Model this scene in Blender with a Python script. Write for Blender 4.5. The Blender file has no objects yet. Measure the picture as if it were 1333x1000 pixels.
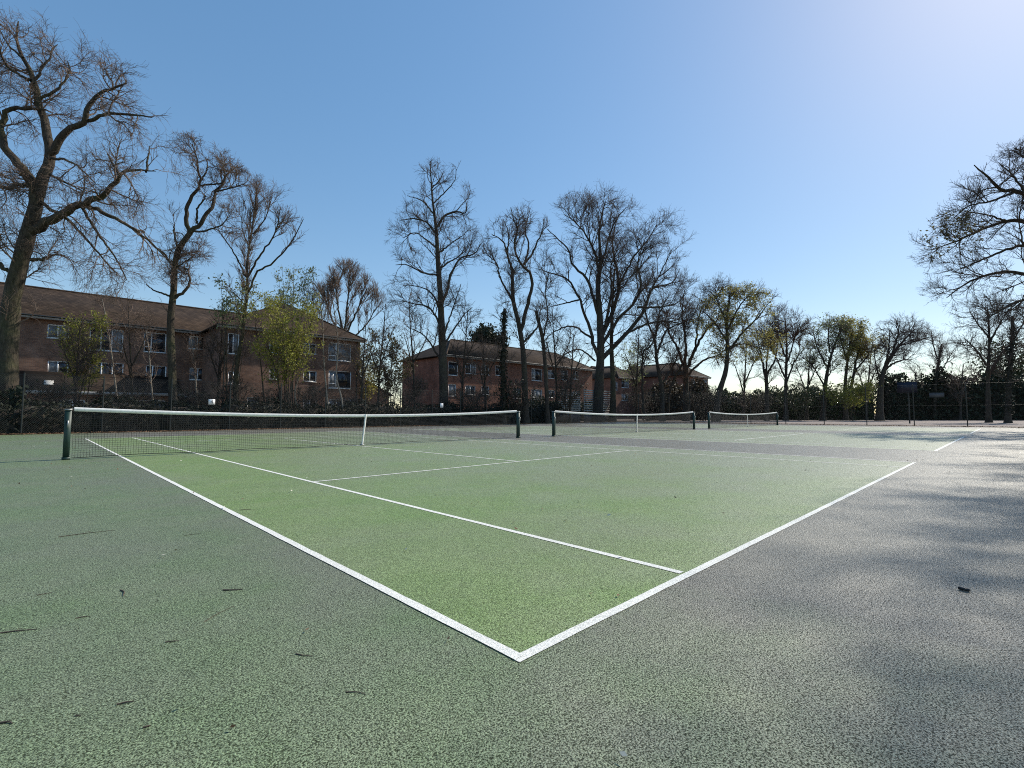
import bpy, math, random
import numpy as np

C = bpy.context.scene.collection
SC = bpy.context.scene
rad = math.radians

# ------------------------------------------------------------------ camera, sky, sun, exposure
YAW, PITCH, FPX, EYE = 0.77328, 0.0609, 632.7, 0.9416
cd = bpy.data.cameras.new('camera')
cam = bpy.data.objects.new('camera', cd); C.objects.link(cam)
cam.location = (0, 0, EYE)
cam.rotation_euler = (math.pi / 2 + PITCH, 0, -YAW)
cd.sensor_width = 36.0
cd.lens = FPX / 1333 * 36.0
cd.clip_start, cd.clip_end = 0.05, 5000
SC.camera = cam

SUN_EL, SUN_AZ = rad(40), rad(98.5)          # azimuth clockwise from +Y
w = bpy.data.worlds.new('World'); SC.world = w; w.use_nodes = True
nt = w.node_tree
sky = nt.nodes.new('ShaderNodeTexSky'); sky.sky_type = 'NISHITA'; sky.sun_disc = False
sky.sun_elevation, sky.sun_rotation = SUN_EL, SUN_AZ
sky.air_density, sky.dust_density, sky.ozone_density = 1.0, 0.3, 1.0
bg = nt.nodes['Background']; bg.inputs[1].default_value = 0.12
# the camera's tone response for the whole sky alike: softer contrast, richer blue
gm = nt.nodes.new('ShaderNodeGamma'); gm.inputs[1].default_value = .6
hs = nt.nodes.new('ShaderNodeHueSaturation'); hs.inputs['Saturation'].default_value = 1.6; hs.inputs['Value'].default_value = 2.42
nt.links.new(sky.outputs[0], gm.inputs[0]); nt.links.new(gm.outputs[0], hs.inputs['Color']); nt.links.new(hs.outputs[0], bg.inputs[0])
sl = bpy.data.lights.new('sun', 'SUN'); sl.energy = 4.9; sl.angle = rad(0.53); sl.color = (1, .93, .81)
so = bpy.data.objects.new('sun', sl); C.objects.link(so)
so.rotation_euler = (math.pi / 2 - SUN_EL, 0, math.pi - SUN_AZ)
SC.render.engine = 'CYCLES'; SC.cycles.use_denoising = False; SC.cycles.filter_width = 1.05
SC.view_settings.view_transform = 'Standard'; SC.view_settings.look = 'None'
SC.view_settings.exposure = 0.0; SC.view_settings.gamma = 1; SC.view_settings.use_curve_mapping = False

RI = np.array([math.cos(YAW), -math.sin(YAW), 0.]); FW = np.array([math.sin(YAW), math.cos(YAW), 0.])
CP, SP = math.cos(PITCH), math.sin(PITCH)

def ray(px, py):
    tx, ty = (px - 666.5) / FPX, (500 - py) / FPX
    return RI * tx + FW * (CP - ty * SP) + np.array([0, 0, SP + ty * CP])
def at(px, py, D):                            # survey: a point seen at that place, D metres away
    r = ray(px, py); return np.array([0, 0, EYE]) + r * (D / (r @ FW))
def gnd(px, py, z=0.):
    r = ray(px, py); return np.array([0, 0, EYE]) + r * ((z - EYE) / r[2])
def on_b(px, py, b):                          # -> (a, z) on the vertical plane y = b
    r = ray(px, py); p = np.array([0, 0, EYE]) + r * (b / r[1]); return p[0], p[2]

# ------------------------------------------------------------------ materials
def mat(name):
    m = bpy.data.materials.new(name); m.use_nodes = True
    return m, m.node_tree, m.node_tree.nodes['Principled BSDF']
def N(t, kind, **kw):
    n = t.nodes.new(kind)
    for k, v in kw.items():
        if hasattr(n, k): setattr(n, k, v)
    return n
def setin(n, **kw):
    for k, v in kw.items(): n.inputs[k.replace('_', ' ')].default_value = v
def ramp(t, src, stops):
    r = t.nodes.new('ShaderNodeValToRGB'); e = r.color_ramp.elements
    while len(e) < len(stops): e.new(.5)
    for i, (p, c) in enumerate(stops):
        e[i].position = p; e[i].color = (*c, 1) if len(c) == 3 else c
    t.links.new(src, r.inputs[0]); return r.outputs[0]
def noise(t, vec, scale, detail=3, rough=.5):
    n = t.nodes.new('ShaderNodeTexNoise'); setin(n, Scale=scale, Detail=detail, Roughness=rough)
    if vec is not None: t.links.new(vec, n.inputs['Vector'])
    return n.outputs['Fac']
def mixc(t, fac, a, b, mode='MIX'):
    m = t.nodes.new('ShaderNodeMix'); m.data_type = 'RGBA'; m.blend_type = mode
    for sock, v in ((m.inputs[0], fac), (m.inputs[6], a), (m.inputs[7], b)):
        if isinstance(v, (int, float)): sock.default_value = v
        elif isinstance(v, tuple): sock.default_value = (*v, 1)
        else: t.links.new(v, sock)
    return m.outputs[2]
def bump(t, b, h, strength, dist):
    n = t.nodes.new('ShaderNodeBump'); setin(n, Strength=strength, Distance=dist)
    t.links.new(h, n.inputs['Height']); t.links.new(n.outputs[0], b.inputs['Normal']); return n
def objco(t):
    return t.nodes.new('ShaderNodeTexCoord').outputs['Object']
def math_(t, op, a, b):
    n = t.nodes.new('ShaderNodeMath'); n.operation = op
    for s, v in zip(n.inputs, (a, b)):
        if isinstance(v, (int, float)): s.default_value = v
        else: t.links.new(v, s)
    return n.outputs[0]

def plain(name, col, rough=.6, metal=0., var=.15, scale=12, spec=.5):
    m, t, b = mat(name); o = objco(t)
    f = noise(t, o, scale, 4)
    c = ramp(t, f, [(.3, tuple(x * (1 - var) for x in col)), (.7, tuple(min(1, x * (1 + var)) for x in col))])
    t.links.new(c, b.inputs['Base Color']); setin(b, Roughness=rough, Metallic=metal)
    b.inputs['Specular IOR Level'].default_value = spec
    return m

def macadam(name, col, col2, worn, wornamt, rough=.62, porecol=.22, spec=.5, bare=None, stonevar=.5, greyk=.22):
    """open-textured porous macadam: painted stone tops with dark pores between"""
    m, t, b = mat(name); o = objco(t)
    v = t.nodes.new('ShaderNodeTexVoronoi'); setin(v, Scale=175., Randomness=1.)
    warp = t.nodes.new('ShaderNodeVectorMath'); warp.operation = 'ADD'
    nn = t.nodes.new('ShaderNodeTexNoise'); setin(nn, Scale=60., Detail=2.); t.links.new(o, nn.inputs['Vector'])
    sc = t.nodes.new('ShaderNodeVectorMath'); sc.operation = 'SCALE'; sc.inputs['Scale'].default_value = .012
    t.links.new(nn.outputs['Color'], sc.inputs[0]); t.links.new(o, warp.inputs[0]); t.links.new(sc.outputs[0], warp.inputs[1])
    t.links.new(warp.outputs[0], v.inputs['Vector'])
    fine = noise(t, o, 160, 4, .7)
    big = noise(t, o, .33, 5, .6); mid = noise(t, o, 1.7, 6, .68)
    base = mixc(t, ramp(t, mid, [(.38, (0, 0, 0)), (.62, (1, 1, 1))]), col, col2)
    base = mixc(t, ramp(t, big, [(.42, (0, 0, 0)), (.62, (wornamt,) * 3)]), base, worn)
    if bare:                                  # base colour turns greyer with rising x, the edge broken by noise
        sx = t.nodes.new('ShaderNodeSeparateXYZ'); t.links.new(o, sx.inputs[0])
        xgrey = math_(t, 'ADD', math_(t, 'MULTIPLY', sx.outputs[0], greyk), math_(t, 'MULTIPLY', noise(t, o, .9, 5, .62), .8))
        base = mixc(t, ramp(t, xgrey, [(.56, (0, 0, 0)), (1., (1, 1, 1))]), base, bare)
    stone = ramp(t, v.outputs['Color'], [(0, (1 - stonevar,) * 3), (1, (1 + stonevar,) * 3)])
    base = mixc(t, 1., base, stone, 'MULTIPLY')
    # pores where the fine noise is low or a cell edge is far from its stone centre
    h = math_(t, 'SUBTRACT', fine, math_(t, 'MULTIPLY', v.outputs['Distance'], .22))
    pore = ramp(t, h, [(.32, (porecol,) * 3), (.385, ((porecol + 1.2) / 2.2,) * 3), (.46, (1.08,) * 3)])
    base = mixc(t, 1., base, pore, 'MULTIPLY')
    t.links.new(base, b.inputs['Base Color'])
    setin(b, Roughness=rough)
    sp = ramp(t, h, [(.32, (.03,) * 3), (.42, (spec,) * 3)]); t.links.new(sp, b.inputs['Specular IOR Level'])
    bump(t, b, h, .75, .006)
    return m

M = {}
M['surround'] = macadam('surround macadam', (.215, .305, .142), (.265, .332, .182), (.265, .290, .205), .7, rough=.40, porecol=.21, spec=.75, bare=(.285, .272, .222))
M['play'] = macadam('green court paint', (.245, .360, .118), (.295, .390, .158), (.300, .350, .190), .8, rough=.43, porecol=.34, spec=.68, bare=(.335, .375, .245), greyk=.055)
M['line'] = macadam('white line paint', (.92, .91, .84), (.88, .87, .80), (.82, .81, .75), .5, rough=.6, porecol=.72, spec=.3, stonevar=.12)
M['red_court'] = plain('dusty red tarmac', (.215, .170, .150), .85, var=.15, scale=3)
M['soil'] = plain('soil and dead leaves', (.085, .060, .042), .95, var=.45, scale=2.5)
M['post_green'] = plain('dark green paint', (.010, .036, .029), .5, var=.2)
M['fence_metal'] = plain('black coated steel', (.02, .024, .022), .45, var=.2)
M['wire'] = plain('dark fence wire', (.035, .04, .038), .5, var=.2)
M['galv'] = plain('grey galvanised steel', (.30, .31, .31), .45, .4, .2)
M['net'] = plain('black net cord', (.015, .016, .016), .7, var=.2)
M['tape'] = plain('white net tape', (.84, .83, .80), .75, var=.12, scale=18)
M['white'] = plain('white plastic', (.88, .88, .87), .4, var=.05)
M['white_old'] = plain('grubby white paint', (.50, .49, .46), .6, var=.2, scale=3)
M['fascia'] = plain('weathered fascia', (.36, .34, .31), .6, var=.25, scale=2)
M['black'] = plain('black lettering', (.015, .015, .015), .5, var=.1)
M['red_door'] = plain('dull red door', (.22, .02, .02), .5, var=.15)
M['blue'] = plain('dark blue board', (.010, .013, .028), .5, var=.2)
M['grey'] = plain('grey board', (.09, .09, .10), .6, var=.25, scale=2)
M['timber'] = plain('weathered timber', (.20, .18, .155), .8, var=.35, scale=5)
M['curtain'] = plain('net curtain', (.45, .44, .42), .9, var=.25, scale=6)
M['door_dark'] = plain('dark door', (.04, .035, .03), .5, var=.2)

def bark(name, c1, c2, green=(.10, .11, .045), gamt=.4):
    m, t, b = mat(name); o = objco(t)
    mp = t.nodes.new('ShaderNodeMapping'); mp.inputs['Scale'].default_value = (9, 9, 2.2); t.links.new(o, mp.inputs[0])
    f = noise(t, mp.outputs[0], 1.6, 5, .65)
    g = noise(t, o, .7, 4, .6)
    c = ramp(t, f, [(.32, c1), (.68, c2)])
    c = mixc(t, ramp(t, g, [(.45, (0, 0, 0)), (.65, (gamt,) * 3)]), c, green)
    t.links.new(c, b.inputs['Base Color']); setin(b, Roughness=.9); b.inputs['Specular IOR Level'].default_value = .2
    bump(t, b, f, 1., .06)
    return m
M['bark'] = bark('grey brown bark', (.022, .017, .013), (.105, .083, .062))
M['bark_dark'] = bark('dark bark', (.024, .019, .016), (.095, .078, .064), gamt=.2)
M['bark_pale'] = bark('pale sapling bark', (.16, .14, .115), (.34, .30, .25), gamt=.25)
M['twig'] = bark('twigs', (.12, .085, .068), (.26, .19, .15), gamt=.1)
M['twig_dark'] = bark('dark twigs', (.060, .045, .040), (.15, .115, .098), gamt=.1)
M['twig_red'] = bark('reddish budding twigs', (.075, .040, .028), (.16, .095, .065), gamt=.05)
M['twig_pale'] = bark('pale brown twigs', (.14, .095, .07), (.27, .20, .15), gamt=.05)

def leafmat(name, c1, c2, trans=.35, rough=.5):
    m, t, b = mat(name); o = objco(t)
    f = noise(t, o, 1.7, 3)
    info = t.nodes.new('ShaderNodeNewGeometry')
    c = mixc(t, info.outputs['Random Per Island'], c1, c2)
    c = mixc(t, math_(t, 'MULTIPLY', f, .5), c, c2)
    t.links.new(c, b.inputs['Base Color']); setin(b, Roughness=rough); b.inputs['Specular IOR Level'].default_value = .35
    tr = t.nodes.new('ShaderNodeBsdfTranslucent'); t.links.new(c, tr.inputs[0])
    mx = t.nodes.new('ShaderNodeMixShader'); mx.inputs[0].default_value = trans
    t.links.new(b.outputs[0], mx.inputs[1]); t.links.new(tr.outputs[0], mx.inputs[2])
    t.links.new(mx.outputs[0], t.nodes['Material Output'].inputs[0])
    return m
M['leaf_lime'] = leafmat('young lime leaves', (.19, .20, .028), (.31, .31, .065), .5)
M['leaf_pale'] = leafmat('pale young leaves', (.17, .21, .08), (.27, .29, .13), .5)
M['leaf_gold'] = leafmat('golden buds', (.25, .22, .045), (.36, .33, .10), .5)
M['leaf_olive'] = leafmat('olive leaves', (.09, .085, .03), (.15, .13, .05))
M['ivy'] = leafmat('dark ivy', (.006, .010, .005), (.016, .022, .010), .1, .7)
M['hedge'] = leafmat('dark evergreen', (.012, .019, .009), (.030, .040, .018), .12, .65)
M['hedge_green'] = leafmat('mid green hedge', (.030, .050, .016), (.065, .085, .028), .2, .45)
M['hedge_brown'] = leafmat('brown winter hedge', (.045, .035, .022), (.085, .065, .040), .2, .6)
M['litter'] = leafmat('dead leaves', (.10, .055, .03), (.21, .125, .07), .1, .8)
M['petal'] = leafmat('pale petal', (.5, .47, .38), (.62, .6, .5), .1, .7)
M['twig_fallen'] = plain('fallen twig bark', (.085, .062, .046), .9, var=.4)

def brickmat(name, c1, c2, mortar, su=1.0):
    m, t, b = mat(name); o = objco(t)
    s = t.nodes.new('ShaderNodeSeparateXYZ'); t.links.new(o, s.inputs[0])
    u = math_(t, 'ADD', s.outputs[0], s.outputs[1])
    cb = t.nodes.new('ShaderNodeCombineXYZ'); t.links.new(u, cb.inputs[0]); t.links.new(s.outputs[2], cb.inputs[1])
    br = t.nodes.new('ShaderNodeTexBrick'); t.links.new(cb.outputs[0], br.inputs['Vector'])
    setin(br, Scale=1.0, Color1=(*c1, 1), Color2=(*c2, 1), Mortar=(*mortar, 1))
    br.inputs['Mortar Size'].default_value = .006; br.inputs['Brick Width'].default_value = .225; br.inputs['Row Height'].default_value = .075
    br.inputs['Bias'].default_value = -.2
    f = noise(t, o, .8, 5, .65)
    c = mixc(t, 1., br.outputs['Color'], ramp(t, f, [(.3, (.55, .53, .5)), (.7, (1.3, 1.3, 1.3))]), 'MULTIPLY')
    t.links.new(c, b.inputs['Base Color']); setin(b, Roughness=.88)
    bump(t, b, br.outputs['Fac'], -.5, .006)
    return m
M['brick'] = brickmat('brown brick', (.26, .135, .084), (.14, .068, .046), (.21, .175, .145))
M['brick_red'] = brickmat('red brick', (.28, .115, .068), (.155, .060, .043), (.20, .155, .125))
def roofmat(name, c1, c2):
    m, t, b = mat(name); o = objco(t)
    s = t.nodes.new('ShaderNodeSeparateXYZ'); t.links.new(o, s.inputs[0])
    u = math_(t, 'ADD', s.outputs[0], s.outputs[1])
    cb = t.nodes.new('ShaderNodeCombineXYZ'); t.links.new(u, cb.inputs[0]); t.links.new(s.outputs[2], cb.inputs[1])
    br = t.nodes.new('ShaderNodeTexBrick'); t.links.new(cb.outputs[0], br.inputs['Vector'])
    setin(br, Scale=1.0, Color1=(*c1, 1), Color2=(*c2, 1), Mortar=(c1[0] * .3, c1[1] * .3, c1[2] * .3, 1))
    br.inputs['Mortar Size'].default_value = .014; br.inputs['Brick Width'].default_value = .30; br.inputs['Row Height'].default_value = .17
    f = noise(t, o, 1.1, 6, .7)
    c = mixc(t, 1., br.outputs['Color'], ramp(t, f, [(.3, (.6, .6, .58)), (.7, (1.3, 1.28, 1.2))]), 'MULTIPLY')
    t.links.new(c, b.inputs['Base Color']); setin(b, Roughness=.95); b.inputs['Specular IOR Level'].default_value = .15
    bump(t, b, br.outputs['Fac'], -1., .03)
    return m
M['roof'] = roofmat('brown roof tiles', (.085, .058, .042), (.048, .033, .026))
def glassmat():
    m, t, b = mat('window glass'); o = objco(t)
    f = noise(t, o, .5, 2)
    c = ramp(t, f, [(.35, (.008, .009, .012)), (.65, (.035, .036, .04))])
    t.links.new(c, b.inputs['Base Color']); setin(b, Roughness=.04)
    b.inputs['Specular IOR Level'].default_value = .6
    g = noise(t, o, 1.3, 2); bump(t, b, g, .25, .02)
    return m
M['glass'] = glassmat()
M['glass_curtain'] = plain('window with net curtain behind', (.21, .215, .22), .12, var=.45, scale=2.2)

# ------------------------------------------------------------------ mesh helpers
def tag(o, label=None, cat=None, group=None, kind=None):
    for k, v in (('label', label), ('category', cat), ('group', group), ('kind', kind)):
        if v: o[k] = v
    return o
def link(o, parent=None):
    C.objects.link(o)
    if parent is not None: o.parent = parent
    return o
def empty(name, loc, label, cat, group=None):
    o = bpy.data.objects.new(name, None); o.location = tuple(loc); o.empty_display_size = .2
    link(o); return tag(o, label, cat, group)
def mesh_np(name, V, F, m, parent=None, smooth=False, loc=None):
    """V (n,3), F list of (k,4)/(k,3) arrays. World coordinates; re-centred on the parent (or loc)."""
    me = bpy.data.meshes.new(name)
    off = np.array(parent.location) if parent is not None and loc is None else np.array(loc if loc is not None else (0, 0, 0), float)
    V = np.asarray(V, float) - off
    if not isinstance(F, list): F = [F]
    F = [np.asarray(f, np.int32) for f in F if len(f)]
    loops = np.concatenate([f.ravel() for f in F]); tot = np.concatenate([np.full(len(f), f.shape[1], np.int32) for f in F])
    me.vertices.add(len(V)); me.vertices.foreach_set('co', V.astype(np.float32).ravel())
    me.loops.add(len(loops)); me.loops.foreach_set('vertex_index', loops)
    me.polygons.add(len(tot)); me.polygons.foreach_set('loop_start', np.concatenate([[0], np.cumsum(tot)[:-1]]).astype(np.int32))
    me.update(calc_edges=True)
    if smooth: me.polygons.foreach_set('use_smooth', np.ones(len(tot), bool))
    me.materials.append(m)
    o = bpy.data.objects.new(name, me)
    if parent is None and loc is not None: o.location = tuple(loc)
    return link(o, parent)

BOXF = np.array([[0, 3, 2, 1], [4, 5, 6, 7], [0, 1, 5, 4], [1, 2, 6, 5], [2, 3, 7, 6], [3, 0, 4, 7]])
class MB:
    def __init__(s): s.V, s.F, s.T, s.n = [], [], [], 0
    def add(s, V, F):
        V = np.asarray(V, float).reshape(-1, 3); F = np.asarray(F, np.int32) + s.n
        (s.T if F.shape[1] == 3 else s.F).append(F); s.V.append(V); s.n += len(V); return s
    def box(s, x0, x1, y0, y1, z0, z1):
        return s.add([(x0, y0, z0), (x1, y0, z0), (x1, y1, z0), (x0, y1, z0), (x0, y0, z1), (x1, y0, z1), (x1, y1, z1), (x0, y1, z1)], BOXF)
    def quad(s, *p): return s.add(p, [[0, 1, 2, 3]])
    def bar(s, A, B, wd, z0, z1):             # upright bar between two ground points
        A, B = np.array(A[:2], float), np.array(B[:2], float); d = (B - A) / np.linalg.norm(B - A); n = np.array([-d[1], d[0]]) * wd / 2
        c = [A - n, B - n, B + n, A + n]
        return s.add([(*p, z0) for p in c] + [(*p, z1) for p in c], BOXF)
    def tube(s, P, R, S=8, cap=True):
        P = np.asarray(P, float)[None]; R = np.broadcast_to(np.asarray(R, float), P.shape[1])[None]
        V, F = tubes(P, R, S); s.add(V, F)
        return s
    def build(s, name, m, parent=None, smooth=False, loc=None):
        V = np.concatenate(s.V); F = []
        if s.F: F.append(np.concatenate(s.F))
        if s.T: F.append(np.concatenate(s.T))
        return mesh_np(name, V, F, m, parent, smooth, loc)

def tubes(P, R, S):
    n, K, _ = P.shape
    T = np.empty_like(P); T[:, 1:-1] = P[:, 2:] - P[:, :-2]; T[:, 0] = P[:, 1] - P[:, 0]; T[:, -1] = P[:, -1] - P[:, -2]
    T /= np.linalg.norm(T, axis=2, keepdims=True) + 1e-9
    mean = P[:, -1] - P[:, 0]; ax = np.argmin(np.abs(mean), axis=1)
    ref = np.zeros((n, 1, 3)); ref[np.arange(n), 0, ax] = 1
    n1 = np.cross(T, np.broadcast_to(ref, T.shape)); n1 /= np.linalg.norm(n1, axis=2, keepdims=True) + 1e-9
    n2 = np.cross(T, n1)
    th = np.arange(S) * 2 * np.pi / S
    V = P[:, :, None] + R[:, :, None, None] * (np.cos(th)[None, None, :, None] * n1[:, :, None] + np.sin(th)[None, None, :, None] * n2[:, :, None])
    i = np.arange(n)[:, None, None] * K * S + np.arange(K - 1)[None, :, None] * S
    j = np.arange(S)[None, None, :]; k = (j + 1) % S
    F = np.stack([i + j, i + k, i + k + S, i + j + S], -1).reshape(-1, 4)
    return V.reshape(-1, 3), F

def cards(rng, pts, size, jit=.35, flat=None):
    """leaf-sized faces: a folded rhombus at each point"""
    n = len(pts); u = rng.normal(size=(n, 3)); u /= np.linalg.norm(u, axis=1, keepdims=True)
    v = rng.normal(size=(n, 3))
    if flat is not None: u[:, 2] *= flat; v[:, 2] *= flat; u /= np.linalg.norm(u, axis=1, keepdims=True)
    v -= (v * u).sum(1, keepdims=True) * u; v /= np.linalg.norm(v, axis=1, keepdims=True)
    s = size * rng.uniform(1 - jit, 1 + jit, (n, 1))
    V = np.stack([pts - u * s, pts - v * s * .55, pts + u * s, pts + v * s * .55], 1)
    return V.reshape(-1, 3), np.arange(n * 4).reshape(-1, 4)

# ------------------------------------------------------------------ trees
def resample(pts, K):
    pts = np.asarray(pts, float)
    if len(pts) > 2:                          # Catmull-Rom
        e = np.concatenate([[2 * pts[0] - pts[1]], pts, [2 * pts[-1] - pts[-2]]]); out = []
        for i in range(1, len(e) - 2):
            for t in np.linspace(0, 1, 8, endpoint=False):
                a, b, c, d = e[i - 1], e[i], e[i + 1], e[i + 2]
                out.append(.5 * (2 * b + (c - a) * t + (2 * a - 5 * b + 4 * c - d) * t * t + (3 * b - a - 3 * c + d) * t ** 3))
        pts = np.array(out + [e[-2]])
    L = np.concatenate([[0], np.cumsum(np.linalg.norm(np.diff(pts, axis=0), axis=1))])
    s = np.linspace(0, L[-1], K)
    return np.stack([np.interp(s, L, pts[:, i]) for i in range(3)], 1)

def spawn(rng, P, R, n, tr=(.2, 1.), ang=(35, 70), ln=(1, 2), K=6, wig=.18, up=0., curl=0., rf=.6, r0max=1., rtip=.006, env=None, tshrink=.4, yflat=1.):
    n0, K0, _ = P.shape
    L = np.linalg.norm(np.diff(P, axis=1), axis=2).sum(1)
    par = rng.choice(n0, n, p=L / L.sum()); t = tr[0] + (tr[1] - tr[0]) * rng.uniform(0, 1, n) ** .75
    x = t * (K0 - 1); i = np.minimum(x.astype(int), K0 - 2); f = (x - i)[:, None]
    p0, p1 = P[par, i], P[par, i + 1]; pos = p0 + (p1 - p0) * f
    r = R[par, i] + (R[par, i + 1] - R[par, i]) * f[:, 0]
    tan = p1 - p0; tan /= np.linalg.norm(tan, axis=1, keepdims=True) + 1e-9
    v = rng.normal(size=(n, 3)); v -= (v * tan).sum(1, keepdims=True) * tan; v /= np.linalg.norm(v, axis=1, keepdims=True)
    a = np.radians(rng.uniform(*ang, n))[:, None]
    d = tan * np.cos(a) + v * np.sin(a); d[:, 2] += up; d /= np.linalg.norm(d, axis=1, keepdims=True)
    ll = rng.uniform(*ln, n) * (1 - tshrink * t)
    s = np.linspace(0, 1, K)
    def grow(ll):
        dirs = d[:, None] + noi
        dirs[:, :, 2] += curl * s[None]
        dirs /= np.linalg.norm(dirs, axis=2, keepdims=True)
        st = dirs[:, :-1] * (ll / (K - 1))[:, None, None]
        return np.concatenate([pos[:, None], pos[:, None] + np.cumsum(st, 1)], 1)
    noi = np.cumsum(rng.normal(size=(n, K, 3)) * wig, 1); noi[:, 0] = 0
    Q = grow(ll)
    if env is not None:
        c, e = env
        q = np.linalg.norm((Q[:, -1] - c) / e, axis=1)
        ll = ll * np.where(q > 1, np.clip(1.1 / q ** 2., .38, 1), 1)
        Q = grow(ll)
        q = np.linalg.norm((Q[:, -1] - c) / e, axis=1)
        keep = (q < 1.12) | (rng.random(n) < .25)
        Q, r, ll = Q[keep], r[keep], ll[keep]
    rb = np.minimum(np.minimum(r * rf, r0max), .019 * ll + .006)
    rb = np.maximum(rb, rtip)
    RR = rb[:, None] * (1 - s[None]) ** .85 + rtip * .8 * np.clip(s[None] * 1.2, .25, 1)
    return Q, RR

DENS = (1.4, 1.5, 1.55)
def tree(label, D, trunk, r, limbs=(), env=None, n=(40, 300, 1500), ln=((2, 4), (.9, 2), (.4, 1.)), up=(.15, .1, .05), ang=((35, 70), (30, 65), (25, 60)), curl=(.1, .1, 0.), wig=.16,
         bark_='bark', twig='twig', rtip=.009, seed=0, leaves=None, name='bare_tree', cat='tree', group='bare trees around the courts', depthj=.06, ivy=None, t0=.35, r1=.07, base=True):
    rng = np.random.default_rng(seed + 17); mpp = D / FPX
    base_p = at(trunk[0][0], 540, D); base_p[2] = -.02
    T = empty(name, base_p, label, cat, group)
    def line(pts, jit=True):
        out = []; dd = D
        for k, q in enumerate(pts):
            dd_ = D + (q[2] if len(q) > 2 else 0)
            out.append(at(q[0], q[1], dd_))
        return np.array(out)
    tp = line(trunk)
    if base:
        foot = tp[0].copy(); foot[2] = -.05
        if tp[0][2] > .3: tp = np.concatenate([[foot], tp])
        else: tp[0] = foot
    P0 = resample(tp, 20); s = np.linspace(0, 1, 20)
    R0 = (r[0] * (1 - s) + r[1] * s) * mpp
    R0 = R0 * (1 + .45 * np.exp(-(P0[:, 2] - P0[0, 2]) / .6)) if base else R0
    R0 = R0 * (1 + rng.normal(size=20) * .035)
    V, F = tubes(P0[None], R0[None], 10); mesh_np('trunk', V, F, M[bark_], T, True)
    allP, allR = [P0[None]], [R0[None]]
    for li, (pts, ra, rb) in enumerate(limbs):
        q = line(pts); m_ = len(q)
        # limbs leave the plane of the trunk: a smooth drift in depth along the limb
        sgn = rng.normal() * depthj * np.linalg.norm(q[-1] - q[0]) * 4
        ds = np.linspace(0, 1, m_) ** 1.3 * sgn
        q = np.array([at(px[0], px[1], D + dz) for px, dz in zip(pts, ds)])
        Pl = resample(q, 20); Rl = (ra * (1 - s) ** .9 + rb * s) * mpp
        Pl[1:-1] += rng.normal(size=(18, 3)) * np.minimum(Rl[1:-1, None] * .35, .05)
        V, F = tubes(Pl[None], Rl[None], 7); mesh_np('limb', V, F, M[bark_], T, True)
        allP.append(Pl[None]); allR.append(Rl[None])
    P = np.concatenate(allP); R = np.concatenate(allR)
    e = None
    if env is not None:
        g_ = 1.12 if D >= 50 else 1.05
        c = at(env[0], env[1], D); e = (c, g_ * np.array([env[2] * mpp, env[2] * mpp, env[3] * mpp]))
    VV, FF, off, ends = [], [], 0, []
    Q, QR = P, R
    pools = []
    for lev in range(len(n)):
        if n[lev] == 0: break
        tr = ((t0, 1.), (.22, 1.), (.3, 1.))[lev]
        if lev == 0 and len(limbs) > 0:       # less from the trunk, more from the limbs
            pass
        if lev == 2:                          # twigs sprout from level-1 and level-2 wood
            k = np.linspace(0, 7, 5).round().astype(int)
            Q, QR = np.concatenate([Q, pools[0][0][:, k]]), np.concatenate([QR, pools[0][1][:, k]])
        cnt_ = int(n[lev] * DENS[lev])
        Q, QR = spawn(rng, Q, QR, cnt_, tr, ang[lev], ln[lev], (8, 5, 3)[lev], wig * (1, 1.1, 1.)[lev], up[lev], curl[lev], .62, (r1, .045, .015)[lev] if lev else r1 * 3, rtip * (1.5, 1.0, .8)[lev], e)
        pools.append((Q, QR))
        V, F = tubes(Q, QR, (5, 3, 3)[lev])
        VV.append(V); FF.append(F + off); off += len(V)
    if VV:
        tag(mesh_np('crown', np.concatenate(VV), np.concatenate(FF), M[twig], T, True), kind='stuff')
    if leaves:
        mt, cnt, size = leaves[:3]; lim = leaves[3] if len(leaves) > 3 else None
        src = Q.reshape(-1, 3)
        if lim is not None:                   # leaf only where the photograph shows it in leaf
            c = at(lim[0], lim[1], D); q = np.linalg.norm((src - c) / np.array([lim[2] * mpp * 1.3, lim[2] * mpp * 1.3, lim[3] * mpp]), axis=1)
            src = src[q < 1] if (q < 1).sum() > 20 else src
        pts = src[rng.integers(0, len(src), cnt)] + rng.normal(size=(cnt, 3)) * size * 1.6
        V, F = cards(rng, pts, size); tag(mesh_np('foliage', V, F, M[mt], T), kind='stuff')
    if ivy:
        z0, z1, cnt = ivy
        k = (P0[:, 2] > z0) & (P0[:, 2] < z1); idx = np.nonzero(k)[0]
        ii = rng.choice(idx, cnt); d = rng.normal(size=(cnt, 3)); d /= np.linalg.norm(d, axis=1, keepdims=True)
        pts = P0[ii] + d * (R0[ii, None] * 1.0 + rng.uniform(0, .14, (cnt, 1))) + rng.normal(size=(cnt, 3)) * .11
        V, F = cards(rng, pts, .09); tag(mesh_np('ivy', V, F, M['ivy'], T), kind='stuff')
    return T

# ------------------------------------------------------------------ ground and courts
def sheet(name, pts, m, z, th=None):
    mb = MB(); mb.add([(p[0], p[1], z) for p in pts], [list(range(len(pts)))]); o = mb.build(name, m); return tag(o, kind='structure')
def rect(x0, x1, y0, y1): return [(x0, y0), (x1, y0), (x1, y1), (x0, y1)]

sheet('ground', rect(-900, 1500, -900, 1500), M['soil'], -.03)
FA, FB = 47.8, 31.8                           # right-hand fence at x = FA, back fence at y = FB
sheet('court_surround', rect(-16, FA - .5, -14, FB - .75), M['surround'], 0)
sheet('red_tarmac', rect(FA + 1.2, 118, -40, 29.5), M['red_court'], -.012)

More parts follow.
